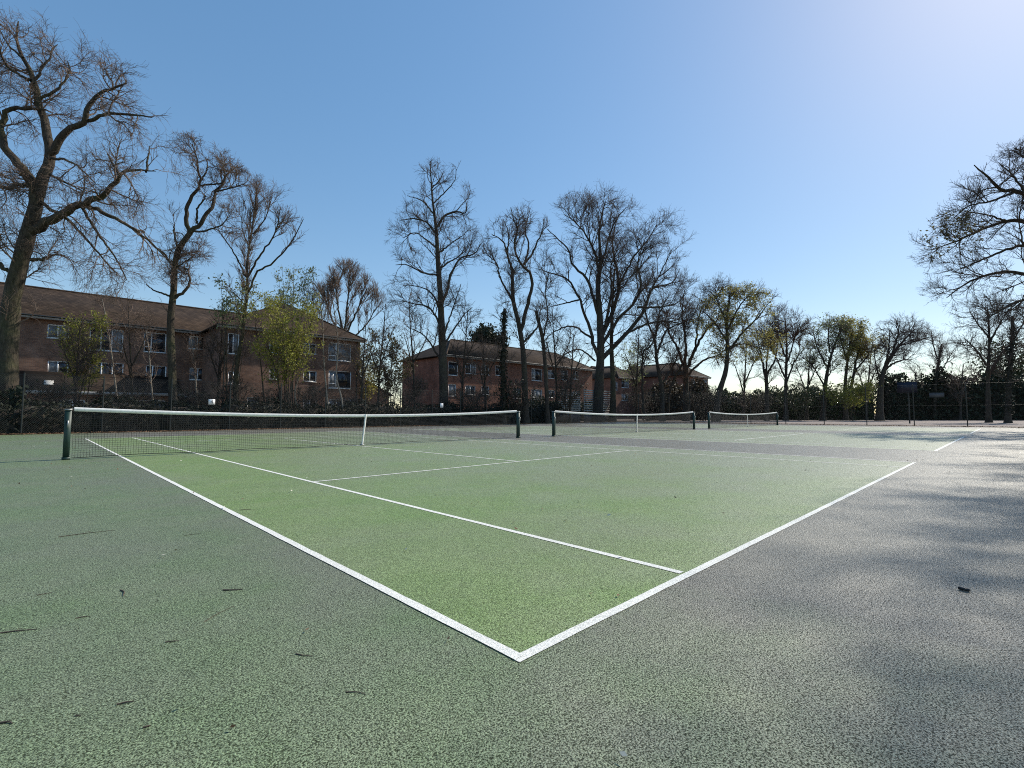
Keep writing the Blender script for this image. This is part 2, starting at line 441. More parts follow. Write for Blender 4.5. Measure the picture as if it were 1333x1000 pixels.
def line_strip(A, B, wd=.05, z=.003):
    A, B = np.array(A[:2], float), np.array(B[:2], float); d = (B - A) / np.linalg.norm(B - A); n = np.array([-d[1], d[0]]) * wd / 2
    L = np.linalg.norm(B - A); K = max(2, int(L / .12)); r = np.random.default_rng(int(abs(A[0] * 91 + B[1] * 37)) + 1)
    q = A + (B - A) * np.linspace(0, 1, K)[:, None]; e1 = 1 + r.normal(size=(K, 1)) * .045; e2 = 1 + r.normal(size=(K, 1)) * .045
    V = np.stack([q - n * e1, q + n * e2], 1).reshape(-1, 2); V = np.concatenate([V, np.full((len(V), 1), z)], 1); k = np.arange(K - 1) * 2
    mb = MB(); mb.add(V, np.stack([k, k + 2, k + 3, k + 1], 1))
    return tag(mb.build('court_line', M['line']), kind='structure')
OX, OY = 1.371, 1.374
def cc(x, y, ox=0.): return np.array([x + OX + ox, y + OY])
# first court: surveyed corners
c00 = gnd(676, 857)[:2]; cN = gnd(111.5, 571.2)[:2]; cR = gnd(1190.8, 602.2)[:2]
s0, s1 = gnd(887.5, 746.3)[:2], gnd(172, 569.9)[:2]
t0_, t1_ = gnd(1177, 608.6)[:2], cc(9.6, 23.77)
v0, v1 = gnd(406, 627.9)[:2], gnd(819, 586.7)[:2]
m0, m1 = gnd(671.4, 600.8)[:2], gnd(371.3, 571.3)[:2]
far = cc(10.97, 23.77)
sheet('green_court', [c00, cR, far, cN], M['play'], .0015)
u = (c00 - cR) / np.linalg.norm(c00 - cR)
line_strip(c00, cN, z=.0042); line_strip(c00 + u * .025, cR); line_strip(s0, s1, z=.0042); line_strip(t0_, t1_, z=.0042)
line_strip(v0, v1, z=.0052); line_strip(m0, m1, z=.0062); line_strip(cN, far, z=.0042); line_strip(cR, far, z=.0062)
line_strip(cc(1.37, 18.285), cc(9.6, 18.285), z=.0052)
for k, ox in enumerate((14.9, 29.8)):
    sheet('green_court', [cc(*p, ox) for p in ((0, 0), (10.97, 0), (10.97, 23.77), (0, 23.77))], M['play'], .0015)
    for A, B, z in (((0, 0), (10.97, 0), .003), ((0, 23.77), (10.97, 23.77), .003), ((0, 0), (0, 23.77), .0042), ((10.97, 0), (10.97, 23.77), .0042), ((1.37, 0), (1.37, 23.77), .0042),
                    ((9.6, 0), (9.6, 23.77), .0042), ((1.37, 5.485), (9.6, 5.485), .0052), ((1.37, 18.285), (9.6, 18.285), .0052), ((5.485, 5.485), (5.485, 18.285), .0062)):
        line_strip(cc(*A, ox), cc(*B, ox), .07, z=z)

# ------------------------------------------------------------------ nets and posts
def net_post(p, d, label, h=1.04, hw=.052):
    x, y = p[:2]; T = empty('net_post', (x, y, 0), label, 'net post', 'net posts')
    mb = MB(); mb.box(x - hw, x + hw, y - hw, y + hw, 0, h - .03); mb.build('post', M['post_green'], T)
    mb = MB(); mb.box(x - hw - .006, x + hw + .006, y - hw - .006, y + hw + .006, h - .03, h); mb.build('cap', M['galv'], T)
    mb = MB(); mb.box(x - hw - .012, x + hw + .012, y - hw - .012, y + hw + .012, .0, .05); mb.build('sleeve', M['post_green'], T)
    q = np.array([x, y, .78]) + np.array([0, -1, 0]) * (hw + .02)
    mb = MB(); mb.tube([q - (0, .03, 0), q + (0, .015, 0)], .035, 10); mb.box(x - .012, x + .012, y - hw - .055, y - hw - .035, .66, .80); mb.build('winder', M['galv'], T)
    return T
def net(A, B, label, strap_lean=.0):
    A, B = np.array([*A[:2], 0.]), np.array([*B[:2], 0.]); L = np.linalg.norm(B - A); d = (B - A) / L; nrm = np.array([-d[1], d[0], 0])
    T = empty('tennis_net', (A + B) / 2, label, 'net', 'tennis nets')
    top = lambda s: .914 + (1.075 - .914) * (2 * s - 1) ** 2
    e0 = .09 / L
    S = np.linspace(e0, 1 - e0, int(L / .046)); rng = np.random.default_rng(5)
    bot = lambda s: .035 + .02 * np.sin(s * 17) ** 2
    P = np.stack([np.stack([A + d * L * s + (0, 0, bot(s)), A + d * L * s + nrm * .012 * math.sin(s * 40) + (0, 0, (bot(s) + top(s)) * .5), A + d * L * s + (0, 0, top(s) - .04)]) for s in S])
    V1, F1 = tubes(P, np.full(P.shape[:2], .0027), 3)
    ss = np.linspace(e0, 1 - e0, 40); rows = []
    for k in range(21):
        f = k / 21
        rows.append([A + d * L * s + nrm * .012 * math.sin(s * 40) * (1 - abs(2 * f - 1)) + (0, 0, bot(s) + (top(s) - .04 - bot(s)) * f) for s in ss])
    rows = np.array(rows); V2, F2 = tubes(rows, np.full(rows.shape[:2], .0027), 3)
    tag(mesh_np('net_mesh', np.concatenate([V1, V2]), np.concatenate([F1, F2 + len(V1)]), M['net'], T), kind='stuff')
    # bottom cord
    q = np.array([A + d * L * s + (0, 0, bot(s) - .006) for s in ss]); V, F = tubes(q[None], np.full((1, 40), .007), 5); mesh_np('bottom_cord', V, F, M['net'], T)
    # white tape folded over the headline
    mb = MB(); sec = [(-.011, -.078), (.011, -.078), (.011, -.006), (0, .004), (-.011, -.006)]
    ring = np.array([[A + d * L * s + nrm * (o + .003 * math.sin(s * 90 + o * 50)) + (0, 0, top(s) + z) for o, z in sec] for s in np.linspace(e0, 1 - e0, 60)])
    i = np.arange(59)[:, None] * 5; j = np.arange(5)[None]; k = (j + 1) % 5
    mb.add(ring.reshape(-1, 3), np.stack([i + j, i + k, i + k + 5, i + j + 5], -1).reshape(-1, 4)); mb.build('tape', M['tape'], T)
    for E_, q_ in ((A, 1), (B, -1)): MB().tube([E_ + (0, 0, 1.03), E_ + d * .1 * q_ + (0, 0, 1.045)], .006, 5).build('headline_cable', M['galv'], T)
    # centre strap down to the ground anchor, a little askew
    c = A + d * L * .5; w_ = .025
    pts = [(strap_lean, .925), (strap_lean * .75, .65), (strap_lean * .3, .3), (0, .012)]
    for side in (-1, 1):
        mb = MB(); vv = []
        for o, z in pts:
            b_ = c + d * o + nrm * side * .016 + (0, 0, z); vv += [b_ - d * w_, b_ + d * w_]
        vv = np.array(vv); back = vv - nrm * side * .003
        V = np.concatenate([vv, back]); n_ = len(vv); F = []
        for a_ in range(0, n_ - 2, 2):
            F += [[a_, a_ + 1, a_ + 3, a_ + 2], [n_ + a_, n_ + a_ + 2, n_ + a_ + 3, n_ + a_ + 1], [a_, a_ + 2, n_ + a_ + 2, n_ + a_], [a_ + 1, n_ + a_ + 1, n_ + a_ + 3, a_ + 3]]
        mb.add(V, F); mb.build('centre_strap', M['tape'], T)
    mb = MB(); mb.box(c[0] - .05, c[0] + .05, c[1] - .05, c[1] + .05, .0126, .03); mb.build('ground_anchor', M['galv'], T)
    return T
pA, pB = gnd(85.5, 598.6), gnd(674.6, 570.2)
net(pA, pB, 'long black net with white tape across the nearest court', .1)
net_post(pA, 1, 'dark green square net post at the near end of the nearest net')
net_post(pB, -1, 'dark net post at the far end of the nearest net, beside the second net')
bx = [(13.99, 26.80), (28.85, 41.70)]
p2 = [cc(13.99, 11.885), cc(26.78, 11.885), cc(28.85, 11.885), cc(41.65, 11.885)]
net(p2[0], p2[1], 'black net with sagging white tape on the middle court', .06)
net(p2[2], p2[3], 'small looking black net on the farthest court by the side fence', 0.)
for p, l in zip(p2, ('dark net post at the near end of the middle net', 'dark net post at the far end of the middle net', 'dark net post at the near end of the farthest net', 'dark net post at the far end of the farthest net, nearest the side fence')):
    net_post(p, 1, l)

# ------------------------------------------------------------------ fences: posts, rails, wire
def fence(A, B, n, h, label, name='chain_link_fence'):
    A, B = np.array([*A, 0.]), np.array([*B, 0.]); L = np.linalg.norm(B - A); d = (B - A) / L; nrm = np.array([-d[1], d[0], 0])
    T = empty(name, A, label, 'fence', 'fences round the courts')
    proto = None
    for k in range(n + 1):
        p = A + (B - A) * k / n
        if proto is None:
            mb = MB(); mb.tube([p + (0, 0, -.02), p + (0, 0, h * .5), p + (0, 0, h + .06)], .032, 8); mb.tube([p + (0, 0, h + .06), p + (0, 0, h + .085)], [.036, .012], 8)
            proto = mb.build('post', M['fence_metal'], T, True)
        else:
            c = proto.copy(); C.objects.link(c); c.location = tuple(p - A); c.parent = T
    for z, r_ in ((h, .0052), (h * .5, .003), (.08, .003)):
        mb = MB(); mb.tube([A + (0, 0, z) + nrm * .035, B + (0, 0, z) + nrm * .035], r_, 6); mb.build('rail' if r_ > .01 else 'line_wire', M['fence_metal'], T)
    # diagonal wires both ways, woven as two layers
    st = .085; s0 = np.arange(-h, L, st); VV, FF, off = [], [], 0
    for sg in (1, -1):
        a = np.clip(s0, 0, L); b = np.clip(s0 + h, 0, L)
        za = a - s0; zb = b - s0
        k = (b - a) > .05; a, b, za, zb = a[k], b[k], za[k], zb[k]
        if sg < 0: za, zb = h - za, h - zb
        P = np.stack([A + d * a[:, None] + nrm * (.04 + .004 * sg) + np.stack([0 * za, 0 * za, za * .97 + .05], 1), A + d * b[:, None] + nrm * (.04 + .004 * sg) + np.stack([0 * zb, 0 * zb, zb * .97 + .05], 1)], 1)
        V, F = tubes(P, np.full(P.shape[:2], .0019), 3); VV.append(V); FF.append(F + off); off += len(V)
    tag(mesh_np('wire_mesh', np.concatenate(VV), np.concatenate(FF), M['wire'], T), kind='stuff')
    return T
fence((-9, FB), (FA, FB), 20, 2.75, 'dark wire fence along the back of the courts before the hedge')
fence((FA, -12.6), (FA, FB), 15, 3.1, 'tall dark wire fence between the green courts and the red tarmac')

# ------------------------------------------------------------------ brick buildings
def wall_mesh(mb, b, u0, u1, z0, z1, ops, dep=.10):
    us = sorted({u0, u1, *[x for o in ops for x in o[:2]]}); zs = sorted({z0, z1, *[x for o in ops for x in o[2:4]]})
    for ua, ub in zip(us, us[1:]):
        for za, zb in zip(zs, zs[1:]):
            cu, cz = (ua + ub) / 2, (za + zb) / 2
            if any(o[0] < cu < o[1] and o[2] < cz < o[3] for o in ops): continue
            mb.quad((ua, b, za), (ub, b, za), (ub, b, zb), (ua, b, zb))
    for o in ops:
        a0, a1, c0, c1 = o[:4]; d = b + dep
        mb.quad((a0, b, c0), (a0, d, c0), (a0, d, c1), (a0, b, c1)); mb.quad((a1, d, c0), (a1, b, c0), (a1, b, c1), (a1, d, c1))
        mb.quad((a0, b, c1), (a0, d, c1), (a1, d, c1), (a1, b, c1)); mb.quad((a0, d, c0), (a0, b, c0), (a1, b, c0), (a1, d, c0))
def window(T, b, o, panes, rng, low=False):
    a0, a1, c0, c1 = o[:4]; f = .075; y0, y1 = b + .045, b + .10
    mb = MB()
    mb.box(a0, a1, y0, y1, c0, c0 + f); mb.box(a0, a1, y0, y1, c1 - f, c1); mb.box(a0, a0 + f, y0, y1, c0 + f, c1 - f); mb.box(a1 - f, a1, y0, y1, c0 + f, c1 - f)
    xs = [a0 + (a1 - a0) * k for k in panes]
    for x in xs[1:-1]: mb.box(x - f * .6, x + f * .6, y0, y1, c0 + f, c1 - f)
    zt = c0 + (c1 - c0) * .27
    if low: mb.box(a0 + f, xs[1] - f * .6, y0 + .004, y1, zt - f * .4, zt + f * .4)
    W = mb.build('window', M['white'], T)
    for x0, x1 in zip(xs, xs[1:]):
        m_ = MB(); m_.box(x0 + .03, x1 - .03, y1 - .025, y1 - .015, c0 + .03, c1 - .03); p = m_.build('pane', M['glass_curtain' if rng.random() < .35 else 'glass'], None)
        p.parent = W; p.location = -np.array(T.location) * 0; p.matrix_parent_inverse.identity(); p.location = tuple(-np.array(T.location))
    m_ = MB(); m_.box(a0 - .05, a1 + .05, b - .05, b + .05, c0 - .05, c0 - .004); s_ = m_.build('sill', M['white_old'], W); s_.location = tuple(-np.array(T.location))
def px_ops(rs, b):
    out = []
    for r_ in rs:
        a0, zt = on_b(r_[0], r_[2], b); a1, zb = on_b(r_[1], r_[3], b)
        zt2 = on_b((r_[0] + r_[1]) / 2, r_[2], b)[1]; zb2 = on_b((r_[0] + r_[1]) / 2, r_[3], b)[1]
        out.append((a0, a1, max(zb2, .3), zt2, *r_[4:]))
    return out
def add_part_fix(o): return o
def block(T, brick, b, a0, a1, back, h, ops, rng, left=True, right=True):
    mb = MB(); wall_mesh(mb, b, a0, a1, -.03, h, ops)
    if left: mb.quad((a0, back, -.03), (a0, b, -.03), (a0, b, h), (a0, back, h))
    if right: mb.quad((a1, b, -.03), (a1, back, -.03), (a1, back, h), (a1, b, h))
    mb.quad((a1, back, -.03), (a0, back, -.03), (a0, back, h), (a1, back, h))
    mb.build('wall', M[brick], T)
    for o in ops:
        kind = o[4] if len(o) > 4 else 2
        panes = {1: [0, 1], 2: [0, .48, 1], 3: [0, .34, .36 + .3, 1], 4: [0, .33, 1]}[kind]
        window(T, b, o, panes, rng, kind in (4,))
def hip_roof(T, a0, a1, b0, b1, ez, rz, ra0, ra1, ov=.45, along='a', rb=None):
    """hipped or gabled roof slab with thickness; ridge from ra0 to ra1"""
    a0 -= ov; a1 += ov; b0 -= ov; b1 += ov; mb = MB(); t = .10
    if along == 'a':
        br = (b0 + b1) / 2
        A, B_, Cc, Dd = (a0, b0), (a1, b0), (a1, b1), (a0, b1); R0, R1 = (ra0, br), (ra1, br)
        v = [(*A, ez), (*B_, ez), (*Cc, ez), (*Dd, ez), (*R0, rz), (*R1, rz)]
        mb.add(v + [(x, y, z - t) for x, y, z in v], [[0, 1, 5, 4], [2, 3, 4, 5], [6, 10, 11, 7], [8, 11, 10, 9], [0, 6, 7, 1], [1, 7, 8, 2], [2, 8, 9, 3], [3, 9, 6, 0]])
        mb.add(v + [(x, y, z - t) for x, y, z in v], [[1, 2, 5], [3, 0, 4], [7, 11, 8], [9, 10, 6]])
    else:
        ar = (a0 + a1) / 2
        v = [(a0, b0, ez), (a1, b0, ez), (a1, b1, ez), (a0, b1, ez), (ar, ra0, rz), (ar, ra1, rz)]
        mb.add(v + [(x, y, z - t) for x, y, z in v], [[1, 2, 5, 4], [3, 0, 4, 5], [7, 10, 11, 8], [9, 11, 10, 6], [0, 6, 7, 1], [1, 7, 8, 2], [2, 8, 9, 3], [3, 9, 6, 0]])
        mb.add(v + [(x, y, z - t) for x, y, z in v], [[0, 1, 4], [2, 3, 5], [6, 10, 7], [8, 11, 9]])
    roof = mb.build('roof', M['roof'], T)
    f = MB(); f.box(a0 - .02, a1 + .02, b0 - .025, b0 + .03, ez - .26, ez - .04); f.build('fascia', M['fascia'], T)
    g = MB(); g.tube([(a0, b0 - .08, ez - .05), (a1, b0 - .08, ez - .05)], .055, 6); g.build('gutter', M['fence_metal'], T)
    s_ = MB(); s_.box(a0 + .1, a1 - .1, b0 + .032, b0 + ov + .05, ez - .24, ez - .20); s_.build('soffit', M['white_old'], T)
    # ridge tiles
    rt = MB()
    if along == 'a': rt.tube([(ra0, (b0 + b1) / 2, rz), (ra1, (b0 + b1) / 2, rz)], .11, 6)
    else: rt.tube([((a0 + a1) / 2, ra0, rz), ((a0 + a1) / 2, ra1, rz)], .11, 6)
    if along == 'a':
        rt.tube([(a0, b0, ez), (ra0, (b0 + b1) / 2, rz)], .09, 6); rt.tube([(a1, b0, ez), (ra1, (b0 + b1) / 2, rz)], .09, 6)
    else:
        rt.tube([(a0, b0, ez), ((a0 + a1) / 2, ra0, rz)], .09, 6); rt.tube([(a1, b0, ez), ((a0 + a1) / 2, ra0, rz)], .09, 6)
    rt.build('ridge_tile', M['roof'], T, True)
    return roof
rng0 = np.random.default_rng(3)
# long three-storey block on the left
B1 = empty('apartment_building', (5, 53, 0), 'long three storey brown brick block with a lean-to and a projecting hipped wing', 'building', 'brick apartment blocks')
ops = px_ops([(62, 90, 423, 441, 2), (117, 160, 428, 457, 3), (188, 216, 433, 459, 4), (246, 269, 438, 455, 2), (62, 89, 470, 486, 2), (117, 160, 472, 500, 3), (190, 216, 476, 501, 4), (247, 269, 479, 495, 2)], 53)
EZ = 8.6
block(B1, 'brick', 53, -24, 10.95, 63, EZ - .15, ops, rng0)
hip_roof(B1, -24, 23.5, 53, 63, EZ, 11.75, -24.5, 19)
opw = px_ops([(297, 311, 434, 461, 2), (395, 412, 447, 461, 2), (428, 457, 447, 470, 4), (351, 363, 480, 494, 2), (395, 412, 483, 497, 2), (428, 457, 483, 506, 4), (297, 311, 483, 500, 2), (351, 363, 446, 460, 2), (395, 412, 520, 536, 2), (428, 457, 520, 541, 4), (322, 336, 517, 541, 1)], 46.5)
block(B1, 'brick', 46.5, 10.95, 23.55, 62.9, 8.45, opw, rng0)
hip_roof(B1, 10.95, 23.55, 46.5, 58, 8.5, 11.95, 50.3, 60, along='b')
mb = MB(); mb.tube([(11.2, 46.43, .1), (11.2, 46.43, 8.3)], .045, 6); mb.build('downpipe', M['fence_metal'], B1)
mb = MB(); mb.tube([(23.2, 46.43, .1), (23.2, 46.43, 8.3)], .045, 6); mb.build('downpipe', M['fence_metal'], B1)
# lean-to along its foot
lw = MB(); lo = [(1.2, 2.6, .9, 2.0), (3.6, 5.2, .9, 2.05), (5.9, 7.6, .9, 2.05)]
wall_mesh(lw, 49.2, -1.0, 8.6, -.03, 2.5, lo); lw.quad((-1, 53, -.03), (-1, 49.2, -.03), (-1, 49.2, 2.5), (-1, 53, 4)); lw.quad((8.6, 49.2, -.03), (8.6, 53, -.03), (8.6, 53, 4), (8.6, 49.2, 2.5))
lw.build('lean_to_wall', M['brick'], B1)
for o in lo: window(B1, 49.2, o, [0, .5, 1], rng0)
lr = MB(); v = [(-1.3, 48.85, 2.55), (8.9, 48.85, 2.55), (8.9, 52.99, 4.15), (-1.3, 52.99, 4.15)]; lr.add(v + [(x, y, z + .1) for x, y, z in v], BOXF); lr.build('lean_to_roof', M['roof'], B1)
f = MB(); f.box(-1.3, 8.9, 48.78, 48.845, 2.38, 2.62); f.build('fascia', M['fascia'], B1)
sk = MB(); p = [on_b(57, 501, 49.9)[0], on_b(70, 501, 49.9)[0]]
v = [(p[0], 49.9, 3.075), (p[1], 49.9, 3.075), (p[1], 50.8, 3.42), (p[0], 50.8, 3.42)]; sk.add(v + [(x, y, z + .06) for x, y, z in v], BOXF); sk.build('skylight', M['white_old'], B1)
dr = MB(); a_ = on_b(233, 530, 53)[0]; a2 = on_b(250, 530, 53)[0]; dr.box(a_, a2, 52.93, 52.99, 0, 2.25); dr.build('door', M['red_door'], B1)
cn = MB(); cn.box(a_ - .4, a2 + .4, 52.1, 52.97, 2.42, 2.55); cn.build('door_canopy', M['white_old'], B1)
# low annex at the end of the wing
an = MB(); an.quad((23.56, 47.6, 0), (27.6, 47.6, 0), (27.6, 47.6, 2.9), (23.56, 47.6, 4.9)); an.quad((27.6, 47.6, 0), (27.6, 54, 0), (27.6, 54, 2.9), (27.6, 47.6, 2.9)); an.build('annex_wall', M['brick'], B1)
ar = MB(); v = [(23.57, 47.3, 4.95), (27.95, 47.3, 2.85), (27.95, 54, 2.85), (23.57, 54, 4.95)]; ar.add(v + [(x, y, z + .12) for x, y, z in v], BOXF); ar.build('annex_roof', M['roof'], B1)
# second block
B2 = empty('apartment_building', (49, 47, 0), 'red brick block with hipped brown roof behind the tall central trees', 'building', 'brick apartment blocks')
ops2 = px_ops([(584, 596, 471, 489, 1), (606, 620, 473, 487, 2), (627, 637, 475, 488, 2), (645, 652, 476, 489, 1), (692, 706, 480, 496, 4), (713.5, 722, 482, 493, 2), (730, 739, 481, 495, 2), (746, 753, 483, 494, 2),
               (584, 594, 500, 516, 1), (606, 619, 502, 514, 2), (627, 637, 503, 514, 2), (668, 678, 505, 519, 2), (692, 706, 507, 521, 4), (713.5, 722, 508, 518, 2), (730, 739, 507, 521, 2), (746, 753, 509, 518, 2)], 47)
block(B2, 'brick_red', 47, 35, 64, 57, 7.85, ops2, rng0)
hip_roof(B2, 35, 64, 47, 57, 8.0, 10.85, 39.3, 61)
# third block
B3 = empty('apartment_building', (95, 50, 0), 'far brick block with two hipped wings seen through the trees by the corner', 'building', 'brick apartment blocks')
o3 = px_ops([(799, 804, 497, 508, 1), (809, 819, 495, 505, 2), (809, 818, 513, 522, 2)], 53)
block(B3, 'brick_red', 53, 80.5, 87, 66, 7.9, o3, rng0)
hip_roof(B3, 80.5, 87, 53, 64, 8.0, 10.6, 56, 64, along='b')
o3 = px_ops([(842, 853, 494, 503, 2), (842, 853, 513, 522, 2)], 57)
block(B3, 'brick_red', 57, 87.05, 100, 66, 7.85, o3, rng0, False)
hip_roof(B3, 81, 108, 57, 67, 7.95, 11, 84, 104)
o3 = px_ops([(900, 907, 494, 503, 2), (914, 921, 494, 503, 2), (900, 907, 513, 522, 2), (914, 921, 513, 522, 2)], 43)
block(B3, 'brick_red', 43, 87.5, 98, 57, 8.2, o3, rng0)
hip_roof(B3, 87.5, 98, 43, 57, 8.3, 11.2, 47, 58, along='b')

# ------------------------------------------------------------------ hedges and shrubs
def hedge(label, A, B, wd, h0, h1, n, size, m, seed, core=True, group='hedges', name='hedge'):
    rng = np.random.default_rng(seed); A, B = np.array([*A, 0.]), np.array([*B, 0.]); L = np.linalg.norm(B - A); d = (B - A) / L; nr = np.array([-d[1], d[0], 0])
    T = empty(name, (A + B) / 2, label, 'hedge', group)
    ph = rng.uniform(0, 6, 6)
    def top(s): return (h0 + (h1 - h0) * s) * (1 + .10 * np.sin(s * L * .9 + ph[0]) + .08 * np.sin(s * L * 2.3 + ph[1]) + .06 * np.sin(s * L * 5.1 + ph[2]))
    s = rng.uniform(0, 1, n); hh = top(s)
    z = hh * (1 - rng.uniform(0, 1, n) ** 1.3 * .99)
    prof = np.sqrt(np.clip(1.05 - (z / hh) ** 4, .02, 1)); side = rng.choice([-1, 1], n)
    o = side * (wd / 2) * prof * rng.uniform(.62, 1.08, n) * (1 + .25 * np.sin(s * L * 1.7 + z * 2 + ph[3]) * np.sin(z * 3.1 + ph[4]))
    pts = A + d * (s * L)[:, None] + nr * o[:, None]; pts[:, 2] = z
    pts += rng.normal(size=pts.shape) * size * .8
    pts[:, 2] = np.maximum(pts[:, 2], .02)
    V, F = cards(rng, pts, size); tag(mesh_np('foliage', V, F, M[m], T), kind='stuff')
    if core:
        K = int(L / .8) + 2; ss = np.linspace(0.01, .99, K); ring = []
        for q in ss:
            hq = top(q) * .86
            ring.append([A + d * L * q + nr * wd * .30 * x + (0, 0, hq * zz) for x, zz in ((-1, 0), (-1, .55), (-.7, .9), (0, 1), (.7, .9), (1, .55), (1, 0))])
        ring = np.array(ring); i = np.arange(K - 1)[:, None] * 7; j = np.arange(6)[None]
        F = np.stack([i + j, i + j + 1, i + j + 8, i + j + 7], -1).reshape(-1, 4); mesh_np('inner_branches', ring.reshape(-1, 3), F, M['bark_dark'], T)
    return T
def shrub(label, px, py, D, rx, ry, n, size, m, seed, group='shrubs behind the fence', name='shrub', stems=7, twig='twig', lo=.0):
    """several thin stems fanning from the foot with leaves through the crown's volume"""
    rng = np.random.default_rng(seed); mpp = D / FPX; c = at(px, py, D); e = np.array([rx * mpp, rx * mpp, ry * mpp]); foot = c.copy(); foot[2] = -.03
    T = empty(name, foot, label, 'shrub', group)
    d = rng.normal(size=(stems, 3)); d /= np.linalg.norm(d, axis=1, keepdims=True); d[:, 2] = np.abs(d[:, 2]) * .8
    tips = c + d * e * .85; P = []
    for k in range(stems):
        f0 = foot + rng.normal(size=3) * (.25, .25, 0); mid = f0 * .5 + tips[k] * .5 + rng.normal(size=3) * .25 - (tips[k] - c) * (.25, .25, 0)
        P.append(resample([f0, mid, tips[k]], 10))
    P = np.array(P); R = np.linspace(.035, .01, 10)[None] * rng.uniform(.6, 1.3, (stems, 1))
    V, F = tubes(P, R, 6); mesh_np('trunk', V, F, M['bark'], T, True)
    Q, QR = spawn(rng, P, R, stems * 16, (.3, 1), (25, 60), (rx * mpp * .4, rx * mpp), 6, .2, .25, .1, .6, .02, .007, (c, e))
    Q2, QR2 = spawn(rng, Q, QR, stems * 70, (.2, 1), (25, 60), (.3, .9), 4, .2, .15, 0, .6, .01, .006, (c, e))
    V, F = tubes(Q, QR, 3); V2, F2 = tubes(Q2, QR2, 3); tag(mesh_np('crown', np.concatenate([V, V2]), np.concatenate([F, F2 + len(V)]), M[twig], T), kind='stuff')
    if n:
        src = np.concatenate([Q.reshape(-1, 3)[::2], Q2.reshape(-1, 3)]); q = np.linalg.norm((src - c) / e, axis=1); src = src[q < 1.1]
        pts = src[rng.integers(0, len(src), n)] + rng.normal(size=(n, 3)) * size * 1.8
        V, F = cards(rng, pts, size); tag(mesh_np('foliage', V, F, M[m], T), kind='stuff')
    return T
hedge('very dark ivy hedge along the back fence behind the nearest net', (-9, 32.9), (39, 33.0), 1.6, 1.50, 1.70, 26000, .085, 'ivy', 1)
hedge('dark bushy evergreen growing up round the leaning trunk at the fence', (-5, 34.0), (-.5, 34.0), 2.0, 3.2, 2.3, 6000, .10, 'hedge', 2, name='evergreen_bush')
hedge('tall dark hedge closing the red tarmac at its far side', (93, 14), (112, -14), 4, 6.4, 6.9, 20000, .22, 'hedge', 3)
hedge('lower green hedge beyond the red tarmac under the leafy trees', (76, 33.5), (92, 15), 3.5, 4.0, 4.6, 13000, .19, 'hedge_green', 4)
hedge('brown winter hedge in the corner behind the farthest net', (64, 36.5), (75, 33.6), 3, 5.0, 5.6, 9000, .17, 'hedge_brown', 5)
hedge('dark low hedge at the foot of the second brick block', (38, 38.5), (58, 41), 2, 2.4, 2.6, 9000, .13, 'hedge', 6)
shrub('yellow green leafing shrub before the upper windows of the long block', 106, 445, 29, 28, 62, 4200, .06, 'leaf_lime', 11)
shrub('tall lime green young tree covering the front of the projecting wing', 372, 425, 32, 50, 72, 10000, .062, 'leaf_lime', 12, stems=13)
shrub('pale green wispy young tree before the junction of roof and wing', 300, 385, 31, 32, 40, 1200, .08, 'leaf_pale', 13, stems=5)
shrub('pale fresh leafed treetop above the lime green tree', 385, 375, 37, 30, 45, 1500, .08, 'leaf_pale', 14)
shrub('olive budding bush between the brown wing and the red block', 505, 470, 44, 34, 55, 3000, .10, 'leaf_olive', 15, stems=9)
shrub('tan budding bush beside the annex of the projecting wing', 478, 480, 50, 22, 40, 1800, .10, 'leaf_gold', 16)
shrub('sunlit green shrub under the leafy trees beyond the red tarmac', 1105, 512, 66, 30, 22, 2600, .13, 'leaf_lime', 17)
shrub('dull green shrub beside the leaning bare tree beyond the red tarmac', 1040, 518, 68, 26, 18, 2200, .13, 'hedge_green', 18)
shrub('round dark green bush topping the tall hedge', 1315, 480, 78, 38, 40, 3500, .2, 'hedge_green', 19)
shrub('pale spring bush showing between the big twin trunks and the far block', 825, 468, 78, 25, 30, 1600, .12, 'leaf_pale', 20)

for i, (px, py, D, rx, ry, nl, l) in enumerate((
        (60, 500, 27, 40, 26, 1500, 'dark twiggy thicket at the foot of the lean-to eaves'), (165, 505, 29, 34, 24, 1300, 'dark twiggy thicket between the yellow green shrub and the kinked oak'),
        (250, 508, 31, 30, 22, 1100, 'dark twiggy thicket hiding the foot of the red door'), (300, 500, 32, 28, 34, 900, 'tangled bare thicket round the foot of the poplar'),
        (352, 508, 33, 26, 26, 900, 'tangled bare thicket under the lime green tree'), (408, 505, 34, 28, 28, 700, 'tangled bare thicket before the small ground floor windows of the wing'),
        (452, 514, 36, 22, 20, 900, 'low dark thicket under the big windows of the wing'), (530, 498, 40, 32, 30, 900, 'bare thicket before the shaded end of the red block'),
        (612, 512, 42, 34, 22, 1700, 'dark low thicket before the red block behind the tallest tree'), (672, 506, 45, 34, 26, 1000, 'thicket of thin shoots round the forked ash'),
        (735, 500, 49, 34, 30, 500, 'bare thicket beside the slatted screens'), (842, 512, 62, 34, 24, 900, 'brambly thicket before the far block'), (915, 512, 62, 34, 24, 1200, 'brambly thicket between the reddish tree and the golden tree'),
        (985, 516, 70, 30, 18, 1400, 'dim thicket behind the farthest net'))):
    shrub(l, px, py + (14 if i < 7 else 9), D, rx, ry * (.62 if i < 7 else .75), int(nl * (.35 if i < 7 else .5)), .06 if D < 45 else .11, 'hedge', 100 + i, group='thickets under the trees', name='thicket', stems=9 if i < 7 else 13, twig='twig_dark')
